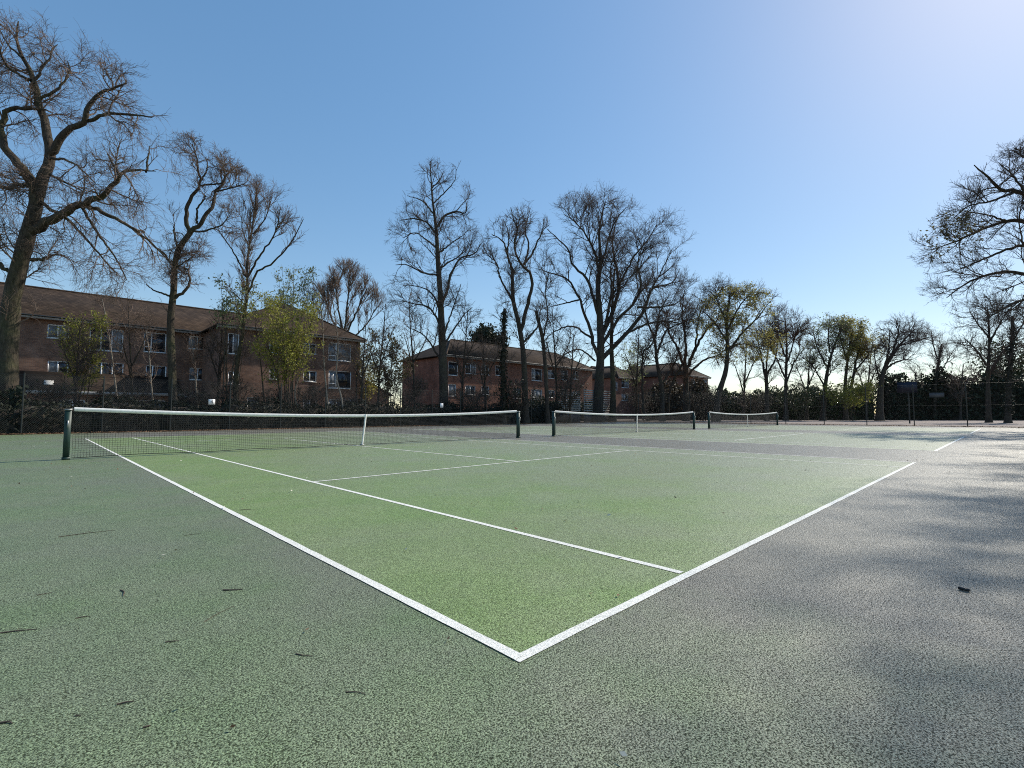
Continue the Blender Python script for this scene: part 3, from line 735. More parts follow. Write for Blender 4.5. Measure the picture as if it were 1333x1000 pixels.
# ------------------------------------------------------------------ trees along the back fence
tree('huge spreading beech with a thick leaning trunk at the end of the back fence', 24, [(8, 540), (10, 470), (14, 400), (22, 360), (35, 310), (48, 262), (46, 238)], (11.5, 7), [
    ([(45, 240), (30, 222), (10, 196), (2, 178), (3, 150), (12, 142), (30, 141), (60, 143)], 6, 1.2), ([(50, 255), (60, 225), (65, 205), (62, 190), (58, 165), (52, 140), (45, 115), (42, 100), (30, 75), (22, 55), (24, 28)], 7, .8),
    ([(64, 200), (72, 190), (82, 178), (88, 168), (100, 162), (110, 158), (115, 140), (125, 122), (140, 118), (165, 108)], 5, .8), ([(110, 158), (130, 152), (150, 148), (180, 150), (198, 153)], 2.5, .6),
    ([(44, 108), (55, 88), (65, 75), (68, 65), (75, 58)], 2, .5), ([(52, 130), (70, 120), (82, 108), (90, 92), (88, 80)], 2, .6), ([(30, 75), (12, 60), (0, 40)], 1.5, .5), ([(40, 105), (20, 95), (5, 80), (0, 65)], 2, .7),
    ([(42, 300), (62, 290), (80, 280), (95, 268), (110, 265), (125, 258), (140, 248), (152, 235), (158, 225), (175, 222), (203, 223)], 6.4, .4), ([(155, 228), (148, 215), (140, 200)], 2, .7), ([(190, 224), (193, 205), (195, 190)], 1.5, .5),
    ([(44, 240), (50, 258), (65, 272), (80, 280), (95, 292), (120, 320), (150, 355)], 2.6, .6), ([(40, 338), (55, 338), (70, 332), (85, 333)], 2.5, .6), ([(108, 266), (130, 275), (160, 290), (190, 310), (215, 335)], 3, .6),
    ([(105, 268), (125, 300), (150, 335), (165, 365)], 2, .5), ([(40, 242), (25, 240), (10, 245), (-5, 242)], 3, 1), ([(62, 207), (85, 208), (105, 220), (125, 240)], 1.8, .5), ([(60, 225), (80, 235), (110, 250)], 1.8, .6), ([(22, 360), (0, 345), (-20, 320)], 3, 1)],
    n=(125, 1100, 7000), ln=((1.2, 3.2), (.7, 1.8), (.4, 1.0)), up=(.0, -.05, -.1), curl=(-.2, -.25, -.2), wig=.2, rtip=.0052, seed=1, t0=.3, env=(80, 190, 145, 195))
tree('slim bare oak with a kinked trunk and high twisted crown', 29, [(226, 545), (224, 480), (222, 420), (226, 380), (227, 350), (232, 325), (240, 313), (248, 303)], (5.4, 3.1), [
    ([(247, 304), (243, 290), (243, 275), (248, 260), (258, 245), (262, 235), (258, 225), (256, 205), (250, 187)], 3, .5), ([(248, 303), (258, 292), (268, 280), (278, 265), (280, 250), (290, 240), (295, 228), (310, 215)], 3, .6),
    ([(256, 291), (257, 272), (264, 262), (268, 255)], 1.5, .6), ([(260, 241), (275, 240), (290, 238), (292, 225), (290, 210)], 1.3, .5), ([(250, 302), (262, 301), (275, 298), (288, 293), (300, 280)], 1.5, .4),
    ([(231, 322), (227, 305), (226, 295)], 1.3, .8), ([(222, 342), (210, 328), (195, 315), (185, 300)], 1.6, .5), ([(226, 388), (240, 380), (247, 368), (245, 352), (238, 348)], 2.2, .7), ([(226, 388), (212, 382), (200, 378), (190, 370)], 1.5, .5),
    ([(262, 235), (270, 220), (268, 205)], 1.2, .5), ([(280, 250), (300, 245), (318, 240)], 1.2, .4), ([(226, 350), (250, 335), (262, 320)], 1.1, .4)],
    n=(80, 620, 2800), ln=((.9, 2.2), (.5, 1.3), (.3, .8)), wig=.26, up=(.2, .15, .05), rtip=.0065, seed=2, t0=.45, env=(256, 280, 72, 90))
tree('upright slender poplar with fine ascending branches above the wing', 32, [(306, 540), (308, 480), (315, 440), (318, 410), (322, 380), (322, 340), (328, 300), (333, 260), (335, 240)], (3.6, .5), [
    ([(320, 385), (335, 355), (352, 345), (372, 325), (385, 305), (395, 285)], 1.5, .4), ([(323, 360), (340, 330), (355, 310), (362, 290), (365, 270)], 1.4, .4), ([(320, 360), (305, 330), (295, 315), (285, 300)], 1.2, .4), ([(326, 325), (316, 300), (315, 275)], 1., .4), ([(329, 305), (345, 285), (352, 262)], 1., .4)],
    n=(70, 420, 1700), ln=((1., 2.6), (.6, 1.4), (.3, .8)), up=(.45, .35, .3), ang=((25, 50), (25, 50), (20, 50)), rtip=.0065, seed=3, env=(335, 310, 65, 75), twig='twig')
for i, (pts, l) in enumerate((
        ([(390, 540), (384, 508), (398, 470), (402, 452), (398, 430)], 'pale thin sapling with an S-bend before the wing, nearest the lime tree'),
        ([(428, 540), (424, 500), (421, 460), (420, 420), (415, 385)], 'straight pale sapling crossing the wing beside the big windows'),
        ([(446, 540), (445, 520), (438, 490), (440, 450), (437, 420), (433, 390)], 'kinked pale sapling crossing the big windows of the wing'),
        ([(155, 540), (150, 500), (145, 460), (138, 415), (133, 390)], 'grey sapling standing before the lean-to and middle windows'),
        ([(200, 540), (196, 490), (194, 460), (190, 430)], 'pale sapling just beside the kinked oak trunk'),
        ([(258, 540), (255, 500), (253, 470), (248, 440)], 'pale sapling in front of the red door'),
        ([(345, 545), (342, 500), (338, 460), (332, 420)], 'dark sapling close behind the poplar stem'),
        ([(300, 545), (305, 505), (302, 480), (312, 452), (316, 420)], 'crooked whitish birch stem at the foot of the poplar'))):
    tree(l, 33 + (i % 3) * .6, pts, (1.25, .5), n=(14, 60, 160), ln=((.7, 1.8), (.4, 1.), (.25, .6)), up=(.3, .2, .1), bark_='bark_pale' if i != 6 else 'bark', twig='twig', rtip=.006, seed=30 + i, t0=.4, name='sapling', group='saplings behind the back fence')
tree('round pale brown tree standing behind the roof of the wing', 64, [(448, 540), (448, 470), (448, 430)], (3, 2), [([(448, 445), (430, 410), (420, 375)], 1.5, .5), ([(448, 440), (440, 400), (436, 362)], 1.5, .5), ([(448, 440), (452, 400), (455, 358)], 1.5, .5), ([(448, 440), (465, 405), (478, 375)], 1.5, .5), ([(448, 450), (475, 425), (490, 400)], 1.3, .4), ([(448, 450), (420, 430), (405, 400)], 1.3, .4)],
     n=(70, 600, 3000), ln=((2, 5), (1, 2.6), (.6, 1.4)), up=(.5, .4, .35), ang=((20, 45), (20, 45), (20, 45)), twig='twig_pale', bark_='bark', rtip=.014, seed=4, env=(449, 405, 48, 56), wig=.1)
tree('tallest straight limetree with short side limbs in the middle of the back fence', 42, [(578, 545), (577, 480), (575, 430), (573, 380), (570, 340), (568, 300), (563, 260), (561, 230), (560, 210)], (6.6, .5), [
    ([(575, 400), (588, 355), (600, 337), (618, 330), (625, 318)], 2.2, .5), ([(569, 295), (580, 280), (592, 276), (606, 277), (608, 262)], 1.8, .5), ([(568, 305), (555, 290), (540, 285), (520, 287)], 1.5, .4), ([(565, 280), (550, 262), (530, 255)], 1.2, .4),
    ([(570, 325), (555, 312), (540, 303), (525, 310)], 1.2, .4), ([(572, 358), (550, 355), (530, 345), (515, 345)], 1.4, .4), ([(571, 330), (590, 315), (605, 305)], 1.2, .4), ([(572, 350), (595, 335), (608, 325)], 1.2, .4), ([(576, 430), (560, 402), (535, 395), (520, 390)], 1.6, .4),
    ([(577, 450), (600, 415), (615, 400)], 1.5, .4), ([(562, 245), (572, 235), (578, 222)], .9, .3), ([(564, 265), (580, 250), (592, 235), (594, 220)], 1., .3), ([(577, 475), (555, 440), (530, 425)], 1.5, .4), ([(575, 410), (560, 380), (530, 370)], 1.4, .4), ([(576, 440), (590, 400), (600, 370)], 1.3, .4)],
    n=(90, 650, 3000), ln=((1.2, 3.2), (.7, 1.9), (.4, 1.1)), up=(.15, .1, .05), bark_='bark_dark', twig='twig_dark', rtip=.0085, seed=5, t0=.25, env=(567, 345, 60, 124), wig=.15)
tree('dark ivy clad pole-like trunk before the red block', 44, [(656, 545), (655, 480), (656, 425), (657, 402)], (3.0, 2.), n=(12, 50, 120), ln=((1, 2.5), (.5, 1.2), (.3, .8)), bark_='bark_dark', twig='twig_dark', rtip=.008, seed=6, ivy=(.5, 10.5, 2600))
tree('forked bare ash with wavy upright limbs beside the tallest tree', 46, [(684, 545), (682, 470), (676, 425), (668, 390), (667, 350)], (4.6, 2), [
    ([(678, 430), (686, 400), (692, 370), (690, 355), (680, 345), (672, 330), (670, 310), (675, 300), (668, 285), (665, 270)], 2.8, .4), ([(679, 346), (690, 335), (700, 315), (706, 300), (708, 285)], 1.6, .4), ([(667, 352), (660, 330), (655, 315), (640, 305)], 1.8, .4), ([(668, 392), (650, 360), (648, 345), (635, 332)], 1.6, .4), ([(683, 345), (688, 320), (684, 300), (690, 272)], 1.5, .4), ([(682, 445), (700, 425), (703, 405)], 1.6, .5), ([(660, 330), (662, 305), (655, 285)], 1.1, .4)],
    n=(70, 500, 2300), ln=((1.1, 2.8), (.7, 1.7), (.4, 1.)), up=(.3, .25, .2), bark_='bark_dark', twig='twig_dark', rtip=.009, seed=7, t0=.4, env=(675, 345, 45, 85))
tree('dark leaning trunk cut off short among thin shoots beside the forked ash', 47, [(713, 545), (710, 480), (706, 440), (700, 415), (698, 405)], (2.8, 2.2), [([(706, 445), (713, 410), (710, 380), (714, 355)], 1.2, .4)], n=(30, 160, 600), ln=((1, 3), (.7, 1.6), (.4, 1)), up=(.4, .3, .2), bark_='bark_dark', twig='twig_dark', rtip=.009, seed=8, env=(710, 390, 30, 55))
tree('massive broad domed beech with fanning limbs by the fence corner', 55, [(778, 545), (780, 500), (782, 450), (780, 400), (778, 370), (782, 340), (780, 300), (788, 262)], (7.2, .6), [
    ([(780, 470), (765, 420), (752, 385), (740, 365), (715, 355), (700, 350)], 2.6, .4), ([(779, 410), (765, 365), (745, 345), (740, 325), (725, 310), (712, 298)], 2.4, .4), ([(780, 380), (778, 340), (765, 310), (750, 290), (735, 280)], 2., .4), ([(782, 440), (800, 400), (806, 370), (800, 340), (798, 310), (805, 280)], 3, .5),
    ([(783, 468), (810, 440), (835, 410), (845, 385), (850, 375), (875, 368), (885, 350)], 3.2, .4), ([(783, 450), (805, 415), (825, 395), (835, 370), (830, 345), (840, 310)], 2.4, .4), ([(788, 425), (796, 380), (795, 350), (805, 320)], 2, .5), ([(781, 355), (790, 320), (800, 290), (815, 270)], 1.6, .4), ([(806, 370), (825, 335), (845, 310), (855, 292)], 1.6, .4),
    ([(782, 345), (770, 320), (765, 290), (768, 265)], 1.3, .4), ([(830, 400), (855, 400), (880, 395), (895, 380)], 1.6, .4), ([(840, 395), (865, 345), (875, 325)], 1.3, .4), ([(755, 390), (735, 395), (715, 400)], 1.2, .4), ([(770, 440), (745, 425), (722, 432), (706, 445)], 1.5, .4), ([(775, 470), (755, 455), (735, 462), (722, 475)], 1.2, .4), ([(812, 435), (850, 420), (880, 420), (900, 428)], 1.8, .4)],
    n=(165, 1350, 8200), ln=((1.8, 5.0), (1., 2.6), (.5, 1.4)), up=(.25, .15, .1), bark_='bark_dark', twig='twig_dark', rtip=.0098, seed=9, t0=.3, env=(800, 355, 97, 97), wig=.12)
tree('second slimmer trunk of dark bark just behind the massive domed beech', 57, [(797, 545), (798, 500), (796, 450), (797, 400), (800, 350)], (4.2, 1), n=(30, 180, 700), ln=((2, 4), (1, 2.4), (.5, 1.3)), bark_='bark', twig='twig_dark', rtip=.010, seed=10, env=(815, 380, 60, 70))
tree('dark two-stemmed tree before the far block, between the beech and the reddish tree', 60, [(862, 545), (862, 510), (855, 470), (852, 440), (845, 425), (838, 398)], (3.4, .8), [([(856, 460), (868, 430), (890, 420), (905, 412)], 1.6, .4), ([(853, 440), (858, 410), (870, 385)], 1.5, .4), ([(838, 545), (836, 490), (838, 458), (850, 447), (858, 420)], 2, .5), ([(862, 500), (880, 470), (885, 440)], 1.4, .4)],
     n=(70, 450, 2100), ln=((1.8, 4), (1, 2.3), (.5, 1.3)), bark_='bark_dark', twig='twig_dark', rtip=.0105, seed=11, env=(862, 430, 46, 58))
tree('low forking tree with reddish buds before the far block', 62, [(893, 545), (893, 500), (892, 475)], (4, 3.4), [([(892, 485), (905, 455), (920, 430), (935, 415), (945, 398)], 2.4, .4), ([(892, 480), (880, 450), (870, 430), (868, 402)], 2., .4), ([(892, 478), (893, 445), (888, 410), (890, 382)], 2., .4), ([(895, 488), (915, 470), (935, 462), (950, 450)], 1.7, .4), ([(905, 458), (908, 425), (915, 392)], 1.5, .4), ([(870, 545), (873, 505), (888, 475)], 1.6, 1.2)],
     n=(80, 600, 2900), ln=((1.8, 4), (1, 2.3), (.5, 1.3)), up=(.25, .2, .2), bark_='bark_dark', twig='twig_red', rtip=.011, seed=12, env=(898, 425, 52, 60))
tree('leaning tree dusted with golden spring leaf behind the farthest net', 58, [(932, 545), (936, 512), (945, 482), (947, 450), (946, 420), (950, 382)], (4.2, .7), [([(946, 460), (965, 435), (985, 415), (1002, 393)], 1.8, .4), ([(946, 445), (930, 420), (915, 405)], 1.5, .4), ([(947, 430), (962, 400), (980, 378)], 1.5, .4), ([(947, 452), (970, 448), (995, 455)], 1.2, .4), ([(946, 420), (935, 395), (930, 375)], 1.2, .4)],
     n=(80, 520, 2400), ln=((1.5, 3.6), (.9, 2.1), (.5, 1.2)), bark_='bark_dark', twig='twig_dark', rtip=.0105, seed=13, env=(957, 420, 56, 58), leaves=('leaf_gold', 8000, .10, (962, 430, 48, 60)))
tree('dark forked trunk with a thin crown between the golden tree and the reddish one', 66, [(998, 545), (998, 500), (996, 480)], (2.6, 2), [([(996, 490), (1008, 470), (1014, 440)], 1.4, .4), ([(996, 490), (990, 460), (984, 430)], 1.4, .4), ([(997, 485), (1000, 450), (998, 425)], 1.2, .4)], n=(50, 350, 1500), ln=((1.5, 3.4), (.9, 2), (.5, 1.2)), bark_='bark_dark', twig='twig_red', rtip=.011, seed=14, env=(998, 440, 30, 45))
tree('reddish brown fan-shaped tree with a straight dark trunk beyond the side fence', 68, [(1023, 545), (1023, 500), (1024, 450), (1022, 415)], (2.7, .6), [([(1023, 500), (1035, 470), (1050, 450)], 1.2, .4), ([(1023, 495), (1010, 465), (1000, 445)], 1.2, .4), ([(1024, 475), (1035, 440), (1042, 420)], 1.1, .4), ([(1024, 470), (1012, 435), (1008, 412)], 1.1, .4)], n=(70, 500, 2400), ln=((1.6, 3.6), (.9, 2.1), (.5, 1.2)), up=(.3, .25, .2), bark_='bark_dark', twig='twig_red', rtip=.0115, seed=15, env=(1022, 450, 39, 50))
tree('slanting slim tree with sparse pale leaf beyond the side fence', 68, [(1071, 545), (1074, 505), (1080, 470), (1090, 440), (1098, 418)], (3, .6), [([(1078, 480), (1065, 455), (1058, 430)], 1.3, .4), ([(1082, 465), (1078, 440), (1080, 420)], 1.2, .4), ([(1074, 505), (1060, 480), (1048, 465)], 1.1, .4)], n=(60, 380, 1600), ln=((1.5, 3.4), (.9, 2.), (.5, 1.2)), bark_='bark_dark', twig='twig_dark', rtip=.011, seed=16, env=(1072, 458, 34, 42), leaves=('leaf_pale', 2600, .11))
tree('yellow green crowned two-stemmed tree beyond the side fence', 70, [(1101, 545), (1100, 505), (1104, 465), (1110, 430)], (2.8, .7), [([(1102, 525), (1112, 485), (1118, 450), (1125, 425)], 2, .5), ([(1103, 470), (1095, 445), (1092, 425)], 1.2, .4), ([(1112, 485), (1128, 465), (1138, 450)], 1.2, .4)], n=(60, 420, 1700), ln=((1.5, 3.4), (.9, 2.), (.5, 1.2)), bark_='bark_dark', twig='twig_dark', rtip=.011, seed=17, env=(1110, 455, 36, 44), leaves=('leaf_gold', 7000, .11, (1110, 445, 40, 40)))
tree('dark wind-bent bare tree leaning along the hedge beyond the side fence', 66, [(1145, 545), (1146, 512), (1150, 484), (1160, 465), (1175, 445), (1192, 428)], (4.2, .6), [([(1151, 482), (1170, 470), (1187, 468)], 1.6, .4), ([(1158, 468), (1168, 440), (1172, 418)], 1.6, .4), ([(1150, 486), (1157, 455), (1158, 430)], 1.5, .4), ([(1168, 452), (1190, 445), (1208, 440)], 1.3, .4), ([(1148, 500), (1140, 475), (1138, 455)], 1.2, .4)], n=(70, 480, 2200), ln=((1.6, 3.4), (.9, 2.1), (.5, 1.2)), up=(.1, .1, .05), bark_='bark_dark', twig='twig_dark', rtip=.011, seed=18, env=(1172, 452, 46, 40))
tree('thin ivy wrapped stem with a sparse feathery top over the hedge', 72, [(1216, 540), (1218, 500), (1222, 470), (1226, 448)], (2.4, .9), [([(1219, 495), (1232, 472), (1242, 455)], .9, .3), ([(1222, 470), (1215, 450), (1212, 430)], .9, .3)], n=(36, 200, 800), ln=((1.3, 2.8), (.8, 1.8), (.5, 1.1)), up=(.3, .2, .2), bark_='bark_dark', twig='twig', rtip=.010, seed=19, env=(1222, 455, 27, 33), ivy=(3, 11, 1200))
tree('bare tree with a bowl-shaped fork near the end of the side fence', 52, [(1287, 545), (1286, 490), (1288, 440), (1285, 400)], (3, .6), [([(1288, 488), (1300, 465), (1308, 455), (1325, 440)], 1.8, .4), ([(1286, 478), (1270, 455), (1255, 440)], 1.3, .4), ([(1287, 450), (1300, 425), (1312, 405)], 1.2, .4), ([(1287, 440), (1272, 420), (1262, 405)], 1.1, .4)], n=(70, 450, 2000), ln=((1.3, 3.), (.8, 1.9), (.4, 1.1)), bark_='bark_dark', twig='twig_dark', rtip=.009, seed=20, env=(1288, 445, 44, 55))
tree('dark ivy covered trunk beside the bowl-shaped tree', 50, [(1312, 545), (1314, 490), (1318, 440), (1318, 412)], (3.2, 1.6), [([(1317, 445), (1330, 425), (1340, 405)], 1.2, .4)], n=(30, 160, 600), ln=((1.3, 3.), (.8, 1.9), (.4, 1.1)), bark_='bark_dark', twig='twig_dark', rtip=.009, seed=21, ivy=(.5, 10, 2200), env=(1318, 440, 30, 45))
tree('great bare chestnut reaching long arched limbs over the side fence', 30, [(1408, 560), (1404, 450), (1398, 380), (1395, 300), (1400, 200)], (14, 3), [
    ([(1395, 300), (1370, 275), (1345, 258), (1325, 250), (1300, 245), (1285, 230), (1268, 215)], 4.5, .5), ([(1397, 350), (1370, 305), (1340, 290), (1310, 288), (1280, 298), (1250, 312), (1215, 325)], 4, .5), ([(1398, 385), (1370, 365), (1340, 358), (1300, 355), (1260, 368), (1232, 388)], 3.5, .5),
    ([(1400, 430), (1370, 400), (1340, 390), (1310, 400), (1280, 418)], 3, .5), ([(1396, 330), (1360, 320), (1320, 322), (1275, 340), (1250, 350)], 3, .5), ([(1396, 285), (1370, 235), (1340, 208), (1315, 195)], 3, .5), ([(1398, 230), (1370, 190), (1345, 180)], 2.5, .5), ([(1340, 258), (1320, 230), (1300, 212)], 1.6, .4), ([(1320, 250), (1290, 262), (1262, 268), (1240, 285)], 1.6, .4),
    ([(1310, 288), (1285, 280), (1255, 275)], 1.4, .4), ([(1405, 400), (1440, 350), (1480, 320)], 4, 1), ([(1400, 300), (1440, 250), (1470, 210)], 4, 1)],
    n=(180, 1400, 6600), ln=((1.0, 2.8), (.6, 1.5), (.3, .8)), up=(.12, .12, .15), curl=(.15, .15, .3), bark_='bark_dark', twig='twig_dark', rtip=.0072, seed=22, t0=.25, env=(1400, 310, 166, 126), wig=.14, leaves=('leaf_olive', 380, .09, (1240, 305, 28, 32)))
for i, (px, D, top, lean, l) in enumerate((
        (98, 28, 420, 6, 'thin scrubby tree before the lean-to beside the yellow green shrub'), (172, 30, 395, -5, 'thin scrubby tree between the lean-to windows and the kinked oak'), (283, 33, 400, 8, 'thin scrubby tree at the inner corner of the wing'),
        (470, 40, 420, 6, 'thin scrubby tree against the end wall of the wing'), (492, 43, 392, 10, 'wispy grey tree in the gap between the two nearer blocks'), (540, 44, 385, -8, 'low branching tree before the shaded end of the red block'),
        (601, 45, 400, 8, 'many twigged small tree just beside the tallest straight tree'), (632, 46, 430, -4, 'small bare tree before the roof of the red block near the ivy pole'), (725, 50, 400, -6, 'small bare tree between the cut trunk and the massive beech'),
        (742, 50, 430, 5, 'low bare tree in front of the slatted screens'), (828, 64, 425, 4, 'small tree in the gap beside the twin trunks and the far block'), (968, 70, 440, 4, 'small dim tree between the golden tree and the brown hedge'),
        (1050, 70, 450, 5, 'small bare tree between the reddish fan tree and the slanting one'), (1128, 72, 455, 6, 'small bare tree between the yellow green tree and the wind-bent one'), (1195, 74, 478, -4, 'small bare tree beyond the basketball stand'),
        (1250, 70, 470, 4, 'small bare tree over the hedge between the ivy stem and the bowl-shaped tree'))):
    m_ = (540 + top) / 2; ry = (530 - top) / 2
    tree(l, D, [(px, 542), (px + lean * .2, m_ + 20), (px + lean * .7, top + ry * .6), (px + lean, top + 4)], (1.7, .4), [([(px + lean * .2, m_ + 25), (px - 8, m_ - 5), (px - 14, top + ry * .7)], 1., .35), ([(px + lean * .3, m_ + 10), (px + 12, m_ - 15), (px + 18, top + ry * .6)], 1., .35)],
         n=(22, 110, 380) if D < 46 else (28, 130, 450), ln=((1., 2.8), (.7, 1.7), (.4, 1.)), up=(.25, .2, .1), bark_='bark_dark', twig='twig' if i % 2 else 'twig_dark', rtip=.007 + D * 4e-5, seed=200 + i, t0=.12, env=(px + lean * .5, (top + 520) / 2, 30, ry), group='small scrubby trees along the boundary')
# dark evergreen behind the second block
def evergreen(label, px, py, D, rx, ry, n, size, seed):
    rng = np.random.default_rng(seed); mpp = D / FPX; c = at(px, py, D); foot = c.copy(); foot[2] = -.03
    T = empty('evergreen_tree', foot, label, 'tree', 'evergreen trees')
    V, F = tubes(np.array([[foot, (foot + c) / 2 + (.2, 0, 0), c + (0, 0, ry * mpp * .7)]]), np.array([[.35, .28, .06]]), 8); mesh_np('trunk', V, F, M['bark_dark'], T, True)
    cl = rng.normal(size=(26, 3)); cl /= np.linalg.norm(cl, axis=1, keepdims=True); cl = c + cl * rng.uniform(.2, .9, (26, 1)) * np.array([rx, rx, ry]) * mpp
    P = np.stack([np.stack([c * (1, 1, 0) + (0, 0, q[2] - .8), (c + q) / 2 + (0, 0, -.2), q]) for q in cl]); V, F = tubes(P, np.tile([.09, .06, .02], (26, 1)), 5); mesh_np('limb', V, F, M['bark_dark'], T)
    pts = cl[rng.integers(0, 26, n)] + rng.normal(size=(n, 3)) * rx * mpp * .2; V, F = cards(rng, pts, size); tag(mesh_np('foliage', V, F, M['hedge'], T), kind='stuff')
evergreen('dark round-headed pine rising behind the roof of the red block', 636, 440, 88, 24, 20, 3200, .28, 51)

# trees standing outside the view beside the courts, whose shade falls across them
def side_tree(label, x, y, h, cr, seed, n=(60, 420, 1500)):
    D_ = np.array([x, y]) @ FW[:2]
    rng = np.random.default_rng(seed); foot = np.array([x, y, -.03]); T = empty('bare_tree', foot, label, 'tree', 'bare trees around the courts')
    P0 = resample([foot, foot + (.1, .2, h * .3), foot + (-.2, .1, h * .65), foot + (.1, 0, h * .95)], 16); R0 = np.linspace(.38, .05, 16); V, F = tubes(P0[None], R0[None], 9); mesh_np('trunk', V, F, M['bark'], T, True)
    c = foot + (0, 0, h * .62); e = np.array([cr, cr, h * .42]); VV, FF, off = [], [], 0; Q, R = P0[None], R0[None]
    for k, (ln_, up_) in enumerate((((cr * .6, cr * 1.1), .35), ((1.2, 3), .2), ((.5, 1.4), .1))):
        Q, R = spawn(rng, Q, R, n[k], (.3 if k == 0 else .15, 1), (30, 65), ln_, (8, 5, 3)[k], .15, up_, .1, .6, (.12, .04, .015)[k], (.018, .011, .008)[k], (c, e)); V, F = tubes(Q, R, (5, 3, 3)[k]); VV.append(V); FF.append(F + off); off += len(V)
    tag(mesh_np('crown', np.concatenate(VV), np.concatenate(FF), M['twig'], T, True), kind='stuff')
side_tree('bare tree outside the courts shading the near corner', 14.5, -4.6, 19, 3.9, 61, (80, 700, 3600))
side_tree('bare tree outside the courts shading the second baseline', 22, -4.7, 21, 4.0, 62, (80, 700, 3600))
side_tree('bare tree outside the courts shading the gap after the second baseline', 30, -4.9, 22, 4.2, 64, (80, 700, 3600))
side_tree('bare tree outside the courts shading the far baseline', 38, -5.2, 22, 4.4, 63, (80, 700, 3600))

# ------------------------------------------------------------------ beyond and on the fences
def card_sign(px, py, D_b, wpx, hpx, label, text=None):
    a, z = on_b(px, py, D_b); mpp = (np.array([a, D_b]) @ FW[:2]) / FPX
    hw, hh = wpx * mpp / 2 * 1.2, hpx * mpp / 2
    T = empty('fence_sign', (a, D_b, z), label, 'sign', 'white cards on the back fence')
    mb = MB(); mb.box(a - hw, a + hw, D_b - .006, D_b + .006, z - hh, z + hh); mb.build('plate', M['white'], T)
    if text:
        cu = bpy.data.curves.new('numeral', 'FONT'); cu.body = text; cu.size = hh * 1.9; cu.align_x = 'CENTER'; cu.align_y = 'CENTER'; cu.extrude = .002
        tmp = bpy.data.objects.new('numeral_curve', cu); C.objects.link(tmp); dg = bpy.context.evaluated_depsgraph_get(); me = bpy.data.meshes.new_from_object(tmp.evaluated_get(dg)); bpy.data.objects.remove(tmp)
        o = bpy.data.objects.new('numeral', me); o.rotation_euler = (math.pi / 2, 0, 0); o.location = (0, -.009, 0); me.materials.clear(); me.materials.append(M['black']); link(o, T)
    return T
SB = FB - .06
card_sign(275.7, 523.3, SB, 6.2, 6.8, 'white square card with a black numeral 4 on the back fence behind the nearest net', '4')
card_sign(575, 528, SB, 4, 5.6, 'white card on the back fence at the foot of the tallest tree')
card_sign(734.3, 530, SB, 3.2, 4.4, 'small white card on the back fence in front of the slatted screen')
# slatted timber screens in the corner
def screen(x0, x1, y, z0, z1, label, k=9):
    T = empty('slatted_screen', ((x0 + x1) / 2, y, 0), label, 'screen', 'slatted timber screens')
    rng = np.random.default_rng(int(x0 * 10)); first = None
    for i in range(k):
        z = z0 + (z1 - z0) * i / (k - 1)
        if first is None:
            mb = MB(); mb.box(x0, x1, y - .05, y + .0, z, z + .11); first = mb.build('slat', M['white_old'], T)
        else:
            c = first.copy(); C.objects.link(c); c.parent = T; c.location = (rng.normal() * .02, rng.normal() * .006, z - z0)
    for x in np.linspace(x0 + .1, x1 - .1, 4):
        mb = MB(); mb.box(x - .05, x + .05, y + .003, y + .1, -.03, z1 + .15); mb.build('post', M['timber'], T)
    mb = MB(); mb.box(x0, x1, y - .03, y + .0, .05, z0 - .12); mb.build('kick_board', M['grey'], T)
screen(38.9, 42.8, 33.1, 1.25, 3.1, 'slatted pale screen in the corner farther from the twin trunks')
screen(43.5, 49.0, 33.1, 1.25, 3.5, 'slatted pale screen in front of the big twin trunks', 10)
# basketball stand beyond the side fence
def hoop(px, D, bpx, label, m):
    p = at(px, 545, D); p[2] = -.02; T = empty('basketball_stand', p, label, 'basketball stand', 'basketball stands')
    x, y = p[:2]; mb = MB(); mb.tube([(x, y, -.02), (x, y, 3.1)], .06, 8); mb.tube([(x, y, 3.05), (x - .6, y, 3.3)], .045, 6); mb.build('pole', M['fence_metal'], T, True)
    mb = MB(); mb.box(x - .66, x - .62, y - .75, y + .75, 2.95, 3.95); mb.build('backboard', M[m], T)
    mb = MB(); th = np.linspace(0, 2 * math.pi, 17); mb.tube([(x - .9 + .22 * math.cos(t), y + .22 * math.sin(t), 3.05) for t in th], .012, 5); mb.build('ring', M['fence_metal'], T)
hoop(1184, 47, 0, 'basketball stand with a dark blue backboard on the red tarmac', 'blue')
p = at(1214, 513, 34.2); T = empty('notice_board', (FA - .05, p[1], p[2]), 'grey notice board fixed high on the side fence', 'sign')
mb = MB(); mb.box(FA - .09, FA - .06, p[1] - .42, p[1] + .42, p[2] - .17, p[2] + .17); mb.build('board', M['grey'], T)
mb = MB(); mb.box(FA - .1, FA - .092, p[1] - .44, p[1] + .44, p[2] + .15, p[2] + .19); mb.box(FA - .1, FA - .092, p[1] - .44, p[1] + .44, p[2] - .19, p[2] - .15); mb.build('frame', M['fence_metal'], T)

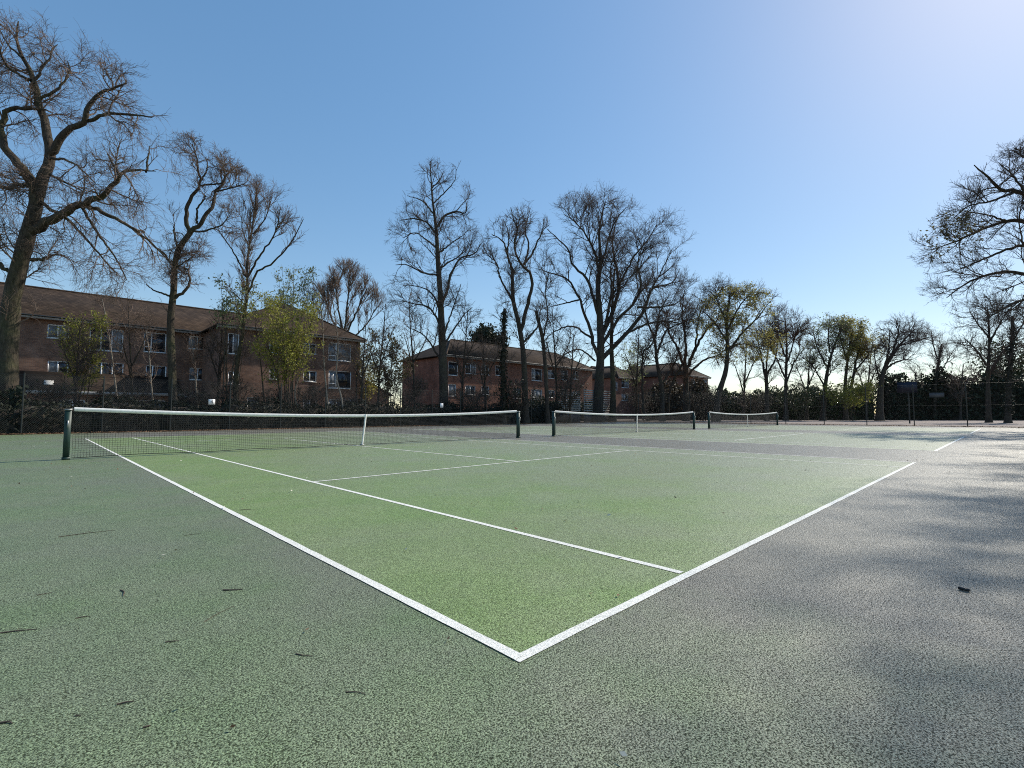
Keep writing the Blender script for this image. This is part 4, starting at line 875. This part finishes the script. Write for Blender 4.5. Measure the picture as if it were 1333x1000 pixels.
# ------------------------------------------------------------------ dead leaves and fallen bits
rng = np.random.default_rng(77)
n = 9000
x = rng.uniform(-9, FA - .3, n); y = FB - np.abs(rng.normal(0, .55, n)) - .02
pts = np.stack([x, y, .012 + rng.uniform(0, .03, n)], 1)
n2 = 4200; y2 = rng.uniform(-3, FB, n2); x2 = FA - np.abs(rng.normal(0, .5, n2)) - .05
pts = np.concatenate([pts, np.stack([x2, y2, .012 + rng.uniform(0, .03, n2)], 1)])
V, F = cards(rng, pts, .05, flat=.25); V[:, 2] = np.maximum(V[:, 2], .004); tag(mesh_np('leaf_litter', V, F, M['litter']), kind='stuff')
n = 420; P_ = np.stack([rng.uniform(-2, 40, n), rng.uniform(.4, 29, n), np.full(n, .02)], 1)
V, F = cards(rng, P_, .018, flat=.2); V[:, 2] = np.maximum(V[:, 2], .014); tag(mesh_np('scattered_leaf_bits', V, F, M['petal']), kind='stuff')
n = 300; P_ = np.stack([rng.uniform(-1.5, 14, n), rng.uniform(.6, 26, n), np.full(n, .013)], 1)
V, F = cards(rng, P_, .016, flat=.3); V[:, 2] = np.maximum(V[:, 2], .008); tag(mesh_np('fallen_leaf_flecks', V, F, M['litter']), kind='stuff')
tw = [(0, 824, 48, 819, .006, 'long dark twig at the very edge of the dark surround'), (76, 699, 150, 690, .006, 'long thin twig on the dark surround nearest the net post'), (290, 768, 316, 767, .008, 'short stout dark twig on the surround near the sideline'), (48, 775, 68, 771, .004, "short thin twig lying just beyond the long dark twig at the surround's edge"), (98, 805, 117, 802, .005, "short straight twig beside the long dark twig at the surround's edge"),
      (152, 917, 174, 913, .006, 'dark short twig on the surround below the long dark edge twig'), (186, 947, 196, 944, .006, 'stubby curled twig lying nearest the dark short twig'), (215, 836, 233, 834, .005, 'small bent twig beneath the long pale stalk'), (98, 932, 106, 931, .004, 'tiny twig fragment between the edge twigs and the stubby curled one'), (385, 851, 406, 854, .005, 'dark short twig nearest the white court corner'), (450, 901, 476, 904, .004, 'dark twig lying closest to the camera before the court corner'), (157, 768, 160, 776, .007, 'hooked twig standing up in the middle of the dark surround'), (240, 697, 262, 695, .004, 'faint thin twig on the surround level with the long thin twig'), (265, 810, 305, 789, .003, 'long pale stalk lying slantwise below the short stout twig'), (0, 941, 16, 942, .006, 'short twig cut by the frame close to the camera'), (312, 664, 327, 663, .008, 'dark stub of twig on the bright green court beside the sideline')]
for i, (xa, ya, xb, yb, r_, l) in enumerate(tw):
    r_ *= .48; A, B = gnd(xa, ya, r_ * .8), gnd(xb, yb, r_ * .7); m_ = (A + B) / 2 + (*(rng.normal(size=2) * np.linalg.norm(B - A) * .07), .001)
    T = empty('fallen_twig', ((A + B) / 2) * (1, 1, 0), l, 'twig', 'fallen twigs on the courts')
    mb = MB(); mb.tube(resample([A, m_, B], 7), np.linspace(r_, r_ * .5, 7), 6); mb.build('stem', M['twig_fallen'], T, True)
    if np.linalg.norm(B - A) > .12:
        q = m_ + (B - A) * .12 + np.array([-(B - A)[1], (B - A)[0], 0]) * .16; mb = MB(); mb.tube([m_, (m_ + q) / 2 + (0, 0, .006), q], [r_ * .5, r_ * .4, r_ * .25], 5); mb.build('side_shoot', M['twig_fallen'], T, True)
A, B = gnd(1248, 765, .01), gnd(1262, 768.5, .01); T = empty('bark_scrap', (A + B) / 2 * (1, 1, 0), 'black scrap of bark lying alone on the grey surround by the baseline', 'bark scrap')
mb = MB(); mb.bar(A, B, .02, .004, .016); mb.build('scrap', M['black'], T)
